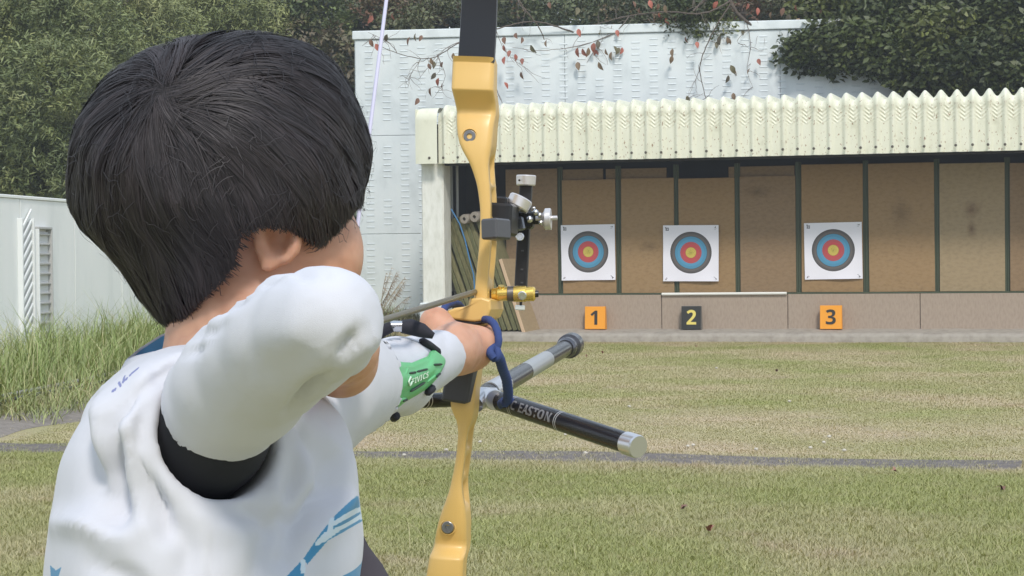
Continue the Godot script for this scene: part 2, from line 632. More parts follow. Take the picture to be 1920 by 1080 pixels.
func build_shed() -> void:
	var shed := thing("target_shed", "open fronted target shed with cream corrugated eaves and plywood backing boards", "shed", Vector3(-4.5, 0, -30.0))
	var o := Vector3(4.5, 0, 30.0)                # world to shed
	# concrete slab
	var g := G.new()
	var prof := [Vector2(-29.40, -0.05), Vector2(-29.40, 0.065), Vector2(-29.43, 0.105), Vector2(-29.50, 0.125), Vector2(-30.2, 0.165), Vector2(-33.0, 0.18)]
	var pts := PackedVector3Array()
	for i in prof.size():
		for k in 41:
			pts.append(Vector3(lerpf(-8.85, 5.0, k / 40.0), prof[i].y + 0.004 * sin(k * 1.9 + i), prof[i].x + 0.008 * sin(k * 0.9)))
	g.grid(pts, prof.size(), 41, false, true)
	setting("shed_slab", g.mesh(), M.slab, "weathered concrete slab along the foot of the target shed")
	# roof sheets: each one ridge of the folded plate, bent down at the eaves
	var pitch := 0.226
	var sheet := roof_sheet(pitch)
	for i in range(1, 60):
		var xx := -9.06 + pitch * i
		part("roof_sheet", sheet, M.rust_cream, shed, Transform3D(Basis.IDENTITY, Vector3(xx, 0, 0) + o))
	var bolt := G.new()
	bolt.lathe(Vector3.ZERO, Vector3.BACK, [Vector2(0, 0.021), Vector2(0.006, 0.019), Vector2(0.0061, 0.012), Vector2(0.018, 0.010), Vector2(0.019, 0.0)], 10)
	var bm := bolt.mesh()
	for i in range(0, 60):
		part("bolt", bm, M.boltm, shed, Transform3D(Basis.IDENTITY, Vector3(-9.06 + pitch * i - 0.012 + 0.006 * sin(i * 3.7), 2.835 + 0.004 * sin(i * 5.1), -29.10 + 0.077) + o))
	# smooth end flashing
	var e := G.new()
	pts = PackedVector3Array()
	var path := eave_path(30)
	for s in path:
		for k in 6:
			var t := k / 5.0
			pts.append(Vector3(lerpf(-9.30, -8.945, t), s[0].y, s[0].x) + Vector3(0, s[1].y, s[1].x) * (0.072 - 0.02 * pow(maxf(0.0, 1.0 - t * 6.0), 2.0)))
	e.grid(pts, path.size(), 6, false, false)
	part("end_flashing", e.mesh(), M.cream, shed, Transform3D(Basis.IDENTITY, o))
	part("eave_end", boxmesh(Vector3(0.02, 0.84, 0.4), 0.004), M.cream, shed, Transform3D(Basis.IDENTITY, Vector3(-9.292, 3.17, -29.25) + o))
	# frame
	part("pillar", boxmesh(Vector3(0.36, 2.2, 0.4), 0.02), M.post, shed, Transform3D(Basis.IDENTITY, Vector3(-9.10, 1.67, -29.45) + o))
	part("pillar_footing", boxmesh(Vector3(0.40, 0.62, 0.46), 0.015), M.wall, shed, Transform3D(Basis.IDENTITY, Vector3(-9.12, 0.29, -29.44) + o))
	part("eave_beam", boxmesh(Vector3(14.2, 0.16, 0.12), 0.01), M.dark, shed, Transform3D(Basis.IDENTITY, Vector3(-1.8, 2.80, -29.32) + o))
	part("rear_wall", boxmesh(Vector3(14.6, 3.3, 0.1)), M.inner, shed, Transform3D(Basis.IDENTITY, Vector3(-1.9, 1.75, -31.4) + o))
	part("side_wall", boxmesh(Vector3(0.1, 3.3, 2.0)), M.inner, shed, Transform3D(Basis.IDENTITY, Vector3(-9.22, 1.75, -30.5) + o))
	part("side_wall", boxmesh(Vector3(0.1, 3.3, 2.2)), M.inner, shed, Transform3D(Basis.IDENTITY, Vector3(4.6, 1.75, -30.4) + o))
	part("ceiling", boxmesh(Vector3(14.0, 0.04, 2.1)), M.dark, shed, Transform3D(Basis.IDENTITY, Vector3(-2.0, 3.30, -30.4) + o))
	# upright backing boards (photo columns: left, right, top)
	var zb := -30.16
	var bs := [[948, 1047, 318, 2], [1054, 1156, 338, 0], [1164, 1265, 335, 1], [1272, 1379, 335, 0], [1387, 1493, 331, 2], [1502, 1619, 309, 0], [1628, 1753, 307, 1], [1761, 1885, 307, 3], [1893, 2016, 306, 2], [2024, 2150, 306, 0], [2158, 2290, 306, 1]]
	for k in bs.size():
		var b: Array = bs[k]
		var a := PZ(b[0], b[2], zb)
		var c := PZ(b[1], 549, zb)
		var wd := c.x - a.x
		var hg := a.y - 0.715
		var tilt := 0.004 * sin(k * 2.3)
		part("backing_board", boxmesh(Vector3(wd, hg, 0.024), 0.003), M.board[b[3]], shed, Transform3D(Basis(Vector3.BACK, tilt), Vector3((a.x + c.x) * 0.5, 0.715 + hg * 0.5, zb + 0.006 * sin(k * 1.7)) + o))
	for pr in [[1054, 1131, 318, 333], [1136, 1250, 317, 333], [1366, 1490, 313, 329]]:
		var a := PZ(pr[0], pr[2], zb - 0.06)
		var c := PZ(pr[1], pr[3] + 4, zb - 0.06)
		part("upper_board", boxmesh(Vector3(c.x - a.x, a.y - c.y, 0.02), 0.003), M.board[2], shed, Transform3D(Basis.IDENTITY, Vector3((a.x + c.x) * 0.5, (a.y + c.y) * 0.5, zb - 0.06) + o))
	# green steel uprights between the boards
	for k in bs.size() - 1:
		var a := PZ((bs[k][1] + bs[k + 1][0]) * 0.5, 430, zb - 0.03)
		part("upright", boxmesh(Vector3(0.085, 2.0, 0.03), 0.004), M.steel_green, shed, Transform3D(Basis.IDENTITY, Vector3(a.x, 1.70, zb - 0.035) + o))
		part("upright_flange", boxmesh(Vector3(0.012, 2.0, 0.04), 0.002), M.steel_green, shed, Transform3D(Basis.IDENTITY, Vector3(a.x + 0.008, 1.70, zb - 0.01) + o))
	part("sill_rail", boxmesh(Vector3(11.0, 0.022, 0.06), 0.004), M.steel_green, shed, Transform3D(Basis.IDENTITY, Vector3(-2.4, 0.700, zb + 0.02) + o))
	# low boards below
	for b in [[930, 1240], [1241.2, 1476.5], [1477.7, 1724.6], [1725.8, 1990], [1991.2, 2260]]:
		var a := PZ(b[0], 560, zb + 0.05)
		var c := PZ(b[1], 560, zb + 0.05)
		part("low_board", boxmesh(Vector3(c.x - a.x, 0.535, 0.02), 0.003), M.lowboard, shed, Transform3D(Basis.IDENTITY, Vector3((a.x + c.x) * 0.5, 0.42, zb + 0.05) + o))
	# old stains on two of the boards
	for q in [[1218, 462, 0.42, 0.20, 0], [1822, 393, 0.30, 0.30, 1], [1822, 430, 0.16, 0.35, 1], [1420, 360, 0.5, 0.22, 0], [1690, 400, 0.4, 0.5, 0]]:
		var gt := GradientTexture2D.new()
		gt.width = 128
		gt.height = 128
		gt.fill = GradientTexture2D.FILL_RADIAL
		gt.fill_from = Vector2(0.5, 0.5)
		gt.fill_to = Vector2(1.0, 0.5)
		var gr := Gradient.new()
		var cc: Color = [srgb(70, 56, 44), srgb(104, 62, 42)][q[4]]
		gr.offsets = PackedFloat32Array([0.0, 0.35, 1.0])
		gr.colors = PackedColorArray([Color(cc, 0.42 if q[4] else 0.26), Color(cc, 0.2 if q[4] else 0.14), Color(cc, 0.0)])
		gt.gradient = gr
		var smt := StandardMaterial3D.new()
		smt.albedo_texture = gt
		smt.roughness = 0.95
		smt.transparency = BaseMaterial3D.TRANSPARENCY_ALPHA
		var qm := QuadMesh.new()
		qm.size = Vector2(q[2], q[3])
		part("stain", qm, smt, shed, Transform3D(Basis.IDENTITY, PZ(q[0], q[1], zb + 0.024) + o))
	# conduits and switch box in the left bay
	for k in 2:
		var a := PZ(846 + k * 11, 330, -29.9)
		var c := PZ(848 + k * 10, 440, -29.9)
		var d := PZ(853 + k * 9, 520, -29.9)
		var t := G.new()
		t.tube(PackedVector3Array([Vector3(a.x, 2.9, -29.9), a, c, c.lerp(d, 0.3), d, Vector3(d.x, 0.15, -29.9)]), PackedFloat32Array([0.024]), 8)
		part("conduit", t.mesh(), M.pipe, shed, Transform3D(Basis.IDENTITY, o))
	var sb := PZ(856, 530, -29.86)
	part("switch_box", boxmesh(Vector3(0.24, 0.27, 0.10), 0.01), M.pipe, shed, Transform3D(Basis.IDENTITY, sb + o))

func eave_path(n: int) -> Array:               # side profile of the eaves: [Vector2(z, y), outward Vector2(z, y)]
	var r := []
	var zf := -29.10
	var yb := 2.745
	var yt := 3.42
	var rad := 0.12
	for i in n + 1:
		var t := float(i) / n
		r.append([Vector2(zf, lerpf(yb, yt, t)), Vector2(1, 0)])
	for i in range(1, 9):
		var a := PI * 0.5 * i / 8.0
		r.append([Vector2(zf - rad + rad * cos(a), yt + rad * sin(a)), Vector2(cos(a), sin(a))])
	r.append([Vector2(zf - 1.0, yt + rad + 0.02), Vector2(0, 1)])
	r.append([Vector2(zf - 2.4, yt + rad + 0.05), Vector2(0, 1)])
	return r

func roof_sheet(pitch: float) -> ArrayMesh:
	var g := G.new()
	var pts := PackedVector3Array()
	var path := eave_path(72)
	var cols := 19
	for i in path.size():
		var s: Array = path[i]
		for k in cols:
			var u := k / float(cols - 1) - 0.5
			var a := absf(u)
			var lifted := clampf((float(s[0].y) - 3.36) / 0.18, 0.0, 1.0)
			var off := lerpf(ridge(u), 0.115 * (0.5 + 0.5 * cos(TAU * a)), lifted * lifted)
			var y: float = s[0].y
			# chevron crimps pressed into the valley just below the bend
			var zone := smoothstep(3.19, 3.22, y) * (1.0 - smoothstep(3.42, 3.47, y)) * smoothstep(0.06, 0.20, a)
			if i <= 72:
				off += zone * 0.0055 * sin((y - 3.25 - (0.5 - a) * 0.20) / 0.058 * TAU)
			off += 0.003 * smoothstep(0.12, 0.13, a) * (1.0 - smoothstep(0.15, 0.16, a))
			pts.append(Vector3(u * pitch, s[0].y + s[1].y * off, s[0].x + s[1].x * off))
	g.grid(pts, path.size(), cols, false, false)
	return g.mesh()

# ---------- trees ----------
func rv(a: float, b: float) -> float:
	return rng.randf_range(a, b)

func rdir() -> Vector3:
	var z := rv(-1, 1)
	var a := rv(0, TAU)
	return Vector3(sqrt(1 - z * z) * cos(a), z, sqrt(1 - z * z) * sin(a))

func leaf_clump(n: int, len0: float, len1: float, width: float, spread: float, droop: float) -> ArrayMesh:
	var g := G.new()
	for i in n:
		var d := rdir()
		d.y = d.y * 0.6 - droop
		d = d.normalized()
		var l := rv(len0, len1)
		var start := rdir() * rv(0.0, spread)
		var side := d.cross(rdir()).normalized() * width * rv(0.7, 1.2)
		var nn := side.cross(d).normalized()
		if nn.y < 0.0:
			nn = -nn
		g.blade(start, side * 0.45, start + d * l, nn * l * 0.12 , (nn + Vector3.UP * 0.3).normalized())
		var b := g.v.size() - 5
		var mid := (g.v[b + 2] + g.v[b + 3]) * 0.5
		var wide := (g.v[b + 3] - g.v[b + 2]).normalized() * side.length()
		g.v[b + 2] = mid - wide
		g.v[b + 3] = mid + wide
	return g.mesh()

func crown(tree: Node3D, called: String, blobs: Array, clump: Mesh, mat: Material, per: float, tones: Array, s0: float, s1: float, fill := 0.72) -> void:
	var xfs := []
	var cols := []
	for b in blobs:
		var c: Vector3 = b[0] - tree.position
		var r: Vector3 = b[1]
		var area := 12.0 * pow((pow(r.x * r.y, 1.6) + pow(r.x * r.z, 1.6) + pow(r.y * r.z, 1.6)) / 3.0, 1.0 / 1.6)
		var n := int(area * per)
		var t0: Color = tones[rng.randi() % tones.size()]
		for i in n:
			var d := rdir()
			var rr := pow(rng.randf(), 0.45) * (1.12 - fill) + fill
			rr *= 1.0 + 0.16 * sin(d.x * 7.0 + c.x * 3.0) * sin(d.y * 6.0 + c.y) * cos(d.z * 7.0)
			var p: Vector3 = c + d * r * rr
			var bs := Basis.from_euler(Vector3(rv(-0.7, 0.7), rv(0, TAU), rv(-0.7, 0.7))).scaled(Vector3.ONE * rv(s0, s1))
			xfs.append(Transform3D(bs, p))
			var t1: Color = tones[rng.randi() % tones.size()]
			var k := rv(0.78, 1.25)
			var cc := t0.lerp(t1, rv(0.0, 0.7))
			cols.append(Color(cc.r * k, cc.g * k, cc.b * k))
	multi(called, clump, mat, xfs, cols, tree)

func trunk_mesh(base: Vector3, tip: Vector3, r0: float, r1: float, bend := 0.3) -> ArrayMesh:
	var g := G.new()
	limb(g, base, tip, r0, r1, bend)
	return g.mesh()

func limb(g: G, a: Vector3, b: Vector3, r0: float, r1: float, bend := 0.2) -> void:
	var pts := PackedVector3Array()
	var rad := PackedFloat32Array()
	var off := rdir() * bend
	var n := 7
	for i in n + 1:
		var t := float(i) / n
		pts.append(a.lerp(b, t) + off * sin(t * PI) + rdir() * bend * 0.06)
		rad.append(lerpf(r0, r1, t))
	g.tube(pts, rad, 7, true)

func tree(called: String, label: String, px: float, d: float, height: float, blobs: Array, clump: Mesh, mat: Material, per: float, tones: Array, s0: float, s1: float, group: String, fill := 0.72) -> Node3D:
	var base := P(px, 475, d)
	base.y = 0.0
	var t := thing(called, label, "tree", base, group)
	part("trunk", trunk_mesh(Vector3(0, -0.2, 0), Vector3(rv(-0.3, 0.3), height, rv(-0.3, 0.3)), 0.16, 0.06), M.bark, t)
	var lg := G.new()
	var world_blobs := []
	for b in blobs:          # blob: photo column, photo row, depth, radii
		var c := P(b[0], b[1], b[2])
		world_blobs.append([c, b[3]])
		var rel: Vector3 = c - base
		limb(lg, Vector3(0, clampf(rel.y - 1.2, 0.8, height * 0.8), 0), rel, 0.06, 0.015)
	part("limbs", lg.mesh(), M.bark, t)
	crown(t, "crown", world_blobs, clump, mat, per, tones, s0, s1, fill)
	return t

func build_trees() -> void:
	rng.seed = 11
	var needle := leaf_clump(36, 0.05, 0.12, 0.0105, 0.18, 0.15)
	var broad := leaf_clump(12, 0.08, 0.13, 0.026, 0.17, 0.25)
	var glossy := leaf_clump(11, 0.09, 0.15, 0.030, 0.19, 0.2)
	var small := leaf_clump(14, 0.05, 0.09, 0.020, 0.17, 0.2)
	var fir := [Color(0.161, 0.191, 0.071), Color(0.217, 0.243, 0.088), Color(0.276, 0.282, 0.112), Color(0.126, 0.158, 0.064)]
	var olive := [Color(0.216, 0.239, 0.085), Color(0.279, 0.298, 0.110), Color(0.171, 0.200, 0.075)]
	var deep := [Color(0.051, 0.075, 0.031), Color(0.070, 0.100, 0.039), Color(0.085, 0.111, 0.048)]
	var gloss := [Color(0.044, 0.062, 0.014), Color(0.065, 0.085, 0.019), Color(0.099, 0.113, 0.025), Color(0.037, 0.051, 0.013)]
	var autumn := [Color(0.085, 0.105, 0.045), Color(0.110, 0.120, 0.055), Color(0.070, 0.085, 0.040), Color(0.150, 0.120, 0.070), Color(0.085, 0.100, 0.048), Color(0.100, 0.110, 0.050), Color(0.080, 0.095, 0.045), Color(0.190, 0.105, 0.070)]
	# dark wood at the back, closing the view to the sky
	var back := [[-260, 52], [-60, 50], [110, 54], [280, 50], [450, 54], [610, 50], [770, 48], [930, 50], [1090, 48], [1250, 50], [1410, 48], [1570, 46], [1740, 46], [1900, 44], [2080, 44]]
	for i in back.size():
		var px: float = back[i][0]
		var d: float = back[i][1]
		var bl := []
		for k in 4:
			bl.append([px + rv(-90, 90), 330 - k * 150 + rv(-30, 30), d + rv(-1.5, 1.5), Vector3(rv(1.5, 2.0), rv(1.5, 1.9), 1.6)])
		tree("wood_tree", "dark leafy tree at the back of the wood, number %d along the skyline" % (i + 1) if false else wood_label(i), px, d, 6.5, bl, broad, M.leaf, 30.0, deep, 1.2, 1.9, "dark trees closing the view behind the walls", 0.5)
	# evergreen mass behind the side wall
	var spec := [
		["tall feathery grey green evergreen at the picture edge behind the side wall", 10.0, 30.0, [[-60, 60, 30], [40, 40, 30.5], [90, 160, 29.5], [-10, 230, 29], [60, 320, 29.5], [130, 70, 31], [150, 260, 30.5], [120, 360, 30.5], [-90, 340, 29]]],
		["feathery evergreen behind the side wall, crown reaching over the archer's hair", 250.0, 34.0, [[200, 30, 34], [290, 70, 34.5], [230, 150, 33.5], [340, 150, 34], [190, 250, 33], [300, 260, 34], [250, 350, 33.5], [380, 330, 35], [180, 350, 33]]],
		["olive evergreen between the feathery tree and the leafy shrub, above the archer's head", 430.0, 37.0, [[400, 40, 37], [470, 60, 37.5], [350, 10, 37], [420, 150, 36.5], [480, 160, 37], [440, 260, 37], [520, 280, 38]]],
	]
	for s in spec:
		var bl := []
		for b in s[3]:
			bl.append([b[0], b[1], b[2], Vector3(rv(0.75, 1.0), rv(0.55, 0.75), 0.8)])
		tree("evergreen_tree", s[0], s[1], s[2], 6.0, bl, needle, M.leaf, 52.0, fir if s[1] < 400.0 else olive, 0.7, 1.25, "evergreens behind the side wall")
	var bl2 := []
	for b in [[530, 30, 38], [600, 25, 38], [560, 95, 37.5], [625, 110, 37.5], [590, 170, 37.5], [645, 190, 38], [520, 160, 38], [600, 260, 38], [640, 330, 38], [560, 340, 38]]:
		bl2.append([b[0], b[1], b[2], Vector3(rv(0.5, 0.7), rv(0.45, 0.6), 0.55)])
	tree("leafy_shrub_tree", "light green leafy tree beside the edge of the tall screen wall", 590.0, 38.0, 5.5, bl2, broad, M.leaf, 46.0, [Color(0.100, 0.130, 0.042), Color(0.130, 0.165, 0.055), Color(0.070, 0.095, 0.035), Color(0.12, 0.09, 0.05)], 0.8, 1.3, "")
	# glossy broadleaf over the shed
	var bl3 := []
	for b in [[1560, 20, 33.5], [1640, 40, 33], [1590, 85, 32.8], [1680, 100, 32.6], [1720, 10, 33.4], [1760, 70, 32.4], [1800, 120, 32.2], [1840, 30, 33], [1880, 90, 32.2], [1900, 150, 32], [1840, 170, 32.4], [1960, 60, 32], [1980, 160, 31.8], [1530, 95, 33], [1700, -60, 33.6], [1700, 40, 33.0], [1760, 20, 33.0], [1800, 60, 32.6], [1930, 10, 32.4], [1890, 30, 32.6], [1740, 130, 32.4], [1860, -60, 33.4], [1600, -60, 34], [2060, 60, 32], [2060, -60, 33], [1770, 150, 32.6]]:
		bl3.append([b[0], b[1], b[2], Vector3(rv(0.5, 0.68), rv(0.34, 0.46), 0.5)])
	tree("broadleaf_tree", "dense glossy dark green broadleaf tree hanging over the shed roof", 1800.0, 35.0, 6.6, bl3, glossy, M.leaf_gloss, 85.0, gloss, 0.75, 1.15, "", 0.6)
	# smaller dark sprig hanging by the cherry
	# cherry with thin autumn leaves, reaching over the screen wall
	cherry(small, autumn, gloss)

func wood_label(i: int) -> String:
	var where := ["behind the side wall at the picture edge", "behind the side wall, second along it", "behind the feathery evergreen", "behind the crown of the archer's hair", "behind the olive evergreen", "behind the light green leafy tree", "behind the corner of the screen wall", "behind the bow limb above the screen wall", "above the screen wall just past the bow limb", "above the screen wall over the first target", "above the screen wall over the second target", "behind the grey cherry branches", "behind the glossy broadleaf tree where it starts", "behind the thick of the glossy broadleaf tree", "behind the far end of the glossy broadleaf tree"]
	return "dark tree of the wood " + where[i]

func cherry(small: Mesh, autumn: Array, gloss: Array) -> void:
	var base := P(1370, 475, 35.5)
	base.y = 0.0
	var t := thing("cherry_tree", "bare grey cherry tree with red and brown autumn leaves over the screen wall", "tree", base)
	part("trunk", trunk_mesh(Vector3(0, -0.1, 0), P(1385, -40, 34.4) - base, 0.13, 0.07, 0.2), M.bark, t)
	var D := 33.2
	var lines := [      # photo points of the branches, start radius
		[[[1385, -40], [1370, 5], [1400, 40], [1440, 66], [1500, 64], [1560, 58], [1605, 40], [1650, 12], [1690, -25]], 0.030],
		[[[1372, 5], [1345, 45], [1325, 85], [1312, 130], [1325, 190]], 0.014],
		[[[1372, 0], [1320, 25], [1250, 22], [1180, 30], [1120, 45], [1075, 60]], 0.018],
		[[[1180, 30], [1150, 62], [1090, 85], [1010, 95], [960, 88]], 0.010],
		[[[1300, 20], [1330, -10], [1340, -40]], 0.02],
		[[[1075, 60], [1000, 40], [930, 55], [870, 75], [820, 105], [790, 110], [745, 100], [710, 85]], 0.014],
		[[[960, -20], [985, 20], [1010, 50], [1020, 75]], 0.020],
		[[[1440, 66], [1470, 75], [1510, 78], [1545, 62]], 0.010],
		[[[870, 75], [830, 95], [800, 130], [785, 150]], 0.007],
		[[[820, 105], [835, 140], [825, 165], [812, 185]], 0.006],
		[[[905, 120], [925, 150], [940, 190]], 0.006],
		[[[745, 100], [730, 80], [690, 60]], 0.007],
		[[[790, 110], [770, 140], [765, 165]], 0.005],
		[[[930, 55], [950, 100], [990, 130]], 0.006],
		[[[1312, 130], [1300, 160], [1290, 185]], 0.005],
		[[[1400, 40], [1408, 90], [1400, 130], [1412, 165]], 0.006],
		[[[1120, 45], [1130, 75], [1110, 100]], 0.005],
		[[[1440, 66], [1405, 55], [1380, 80], [1400, 85]], 0.006],
	]
	for L in lines:
		var pts := PackedVector3Array()
		var rad := PackedFloat32Array()
		var src: Array = L[0]
		var cv := Curve3D.new()
		for i in src.size():
			cv.add_point(P(src[i][0], src[i][1], D + 0.25 * sin(src[i][0] * 0.013)) - base)
		for i in src.size():
			var a: Vector3 = cv.get_point_position(maxi(i - 1, 0))
			var b: Vector3 = cv.get_point_position(mini(i + 1, src.size() - 1))
			cv.set_point_in(i, (a - b) * 0.17)
			cv.set_point_out(i, (b - a) * 0.17)
		var ln := cv.get_baked_length()
		var n := maxi(6, int(ln / 0.07))
		for i in n + 1:
			var s := float(i) / n
			pts.append(cv.sample_baked(s * ln) + rdir() * 0.006)
			rad.append(lerpf(L[1], L[1] * 0.35, s))
		var g := G.new()
		g.tube(pts, rad, 6, true)
		part("branch", g.mesh(), M.bark if L[1] > 0.012 else M.twig, t)
	# many fine twigs as one tangle
	var tg := G.new()
	for i in 130:
		var L: Array = lines[rng.randi() % lines.size()]
		var src: Array = L[0]
		var k := rng.randi() % (src.size() - 1)
		var f := rng.randf()
		var px := lerpf(src[k][0], src[k + 1][0], f)
		var py := lerpf(src[k][1], src[k + 1][1], f)
		var p := P(px, py, D + 0.25 * sin(px * 0.013)) - base
		var q := p
		var pts := PackedVector3Array([p])
		var dd := Vector3(rv(-1, 1), rv(-1.0, 0.5), rv(-0.5, 0.5)).normalized()
		for j in 4:
			dd = (dd + rdir() * 0.55 + Vector3.DOWN * 0.12).normalized()
			q += dd * rv(0.05, 0.13)
			pts.append(q)
		tg.tube(pts, PackedFloat32Array([0.0045, 0.004, 0.003, 0.0025, 0.002]), 4, false)
	var tw := part("twigs", tg.mesh(), M.twig, t)
	tw.set_meta("kind", "stuff")
	# foliage of the far side, reddish brown, above the wall
	var blobs := []
	for b in [[720, 15, 35], [780, 25, 35], [830, 10, 35], [760, 45, 34.5], [960, 5, 35], [1040, 15, 35], [1120, 10, 35], [1200, 12, 35], [1290, 25, 34], [1260, 60, 33.6], [1345, 60, 33.6], [1400, 10, 34.5], [1480, 15, 34.5], [1470, -10, 34], [1310, 55, 33.8], [1180, 25, 34.6], [700, 0, 35.2]]:
		blobs.append([P(b[0], b[1], b[2]), Vector3(rv(0.35, 0.5), rv(0.2, 0.3), 0.35)])
	crown(t, "crown", blobs, small, M.leaf, 42.0, autumn, 0.8, 1.3, 0.4)
	var sprig := []
	for b in [[1270, 40, 33.3], [1300, 55, 33.3], [1345, 55, 33.3], [1285, 15, 33.4], [1340, 20, 33.4]]:
		sprig.append([P(b[0], b[1], b[2]), Vector3(rv(0.2, 0.3), rv(0.18, 0.24), 0.22)])
	crown(t, "green_sprays", sprig, small, M.leaf, 90.0, gloss, 0.8, 1.2, 0.3)
	# the hanging leaves one can pick apart
	var leaf := G.new()
	var segs := 6
	var rowsp := PackedVector3Array()
	for i in segs + 1:
		var s := float(i) / segs
		var w := 0.030 * sin(pow(s, 0.8) * PI) + 0.0006
		for k in 3:
			rowsp.append(Vector3((k - 1) * w, -s * 0.115, 0.010 * sin(s * PI) + absf(k - 1) * w * 0.35))
	leaf.grid(rowsp, segs + 1, 3, false)
	var lm := leaf.mesh()
	var mats := []
	for c in [srgb(112, 82, 66), srgb(140, 84, 70), srgb(96, 92, 66), srgb(80, 76, 62), srgb(165, 95, 80), srgb(120, 100, 78)]:
		var m := plain(c, 0.6)
		m.cull_mode = BaseMaterial3D.CULL_DISABLED
		m.backlight_enabled = true
		m.backlight = Color(0.25, 0.18, 0.12)
		mats.append(m)
	var spots := [[1093, 97], [1083, 95], [1105, 95], [1118, 99], [1134, 97], [1145, 103], [1152, 92], [1160, 95], [1168, 95], [1083, 122], [1124, 122], [1112, 86], [1120, 82], [996, 90], [1026, 80], [1084, 60], [978, 115], [979, 140], [946, 160], [945, 112], [964, 107], [955, 100], [944, 90], [945, 75], [967, 68], [980, 75], [809, 115], [813, 120], [801, 125], [831, 122], [817, 142], [822, 152], [830, 162], [809, 170], [786, 190], [850, 105], [702, 88], [695, 80], [725, 70], [780, 68], [790, 72], [770, 75], [1294, 108], [1314, 106], [1320, 110], [1296, 140], [1306, 144], [1320, 140], [1282, 152], [1319, 165], [1333, 162], [1347, 178], [1376, 180], [1286, 185], [1326, 183], [1337, 186], [1371, 128], [1385, 121], [1393, 124], [1378, 136], [1366, 147], [1377, 155], [1397, 163], [1414, 160], [1405, 134], [1411, 117], [1420, 116], [1478, 120], [1486, 121], [1498, 103], [1518, 140], [1529, 95], [1260, 97], [1258, 110], [1267, 60], [1352, 72], [1363, 75], [1356, 80], [1300, 5], [1312, 10], [1290, 20], [1372, 22], [1376, 32], [1345, 8], [1245, 15], [1262, 25], [700, 35], [735, 30], [1150, 50], [1155, 62], [1124, 60], [1470, 20], [1480, 32], [1490, 15], [1085, 20], [1030, 10], [1232, 12], [1248, 38], [1276, 62], [1284, 74], [1298, 66], [1306, 84], [1236, 28], [1352, 40], [1344, 84], [1360, 90], [1368, 78], [1420, 20], [1432, 44], [1446, 28], [1456, 52], [1500, 40], [1512, 24], [1524, 52], [1540, 18], [1480, 60], [1404, 12], [1392, 60], [1216, 6], [1200, 20], [1188, 8], [1330, 60], [1324, 40]]
	for i in spots.size():
		var p := P(spots[i][0] + rv(-2, 2), spots[i][1] - 6, D + rv(-0.25, 0.25)) - base
		var s := rv(1.0, 1.55)
		part("leaf", lm, mats[rng.randi() % mats.size()], t, Transform3D(Basis.from_euler(Vector3(rv(-0.4, 0.4), rv(-1.0, 1.0), rv(-0.6, 0.6))).scaled(Vector3.ONE * s), p))

# ---------- grass ----------
func tuft(n: int, h0: float, h1: float, w: float, r: float, lean: float) -> ArrayMesh:
	var g := G.new()
	for i in n:
		var a := rv(0, TAU)
		var p := Vector3(cos(a), 0, sin(a)) * r * sqrt(rng.randf())
		var l := rv(h0, h1)
		var la := rv(0, TAU)
		var ln := Vector3(cos(la), 0, sin(la)) * l * rv(0.1, 1.0) * lean
		var side := Vector3(cos(la + 1.57 + rv(-0.8, 0.8)), 0, sin(la + 1.57)) * w
		g.blade(p, side, p + Vector3(0, l, 0) + ln, -ln * 0.25 + Vector3(0, l * 0.08, 0), (Vector3.UP + rdir() * 0.5).normalized())
	return g.mesh()

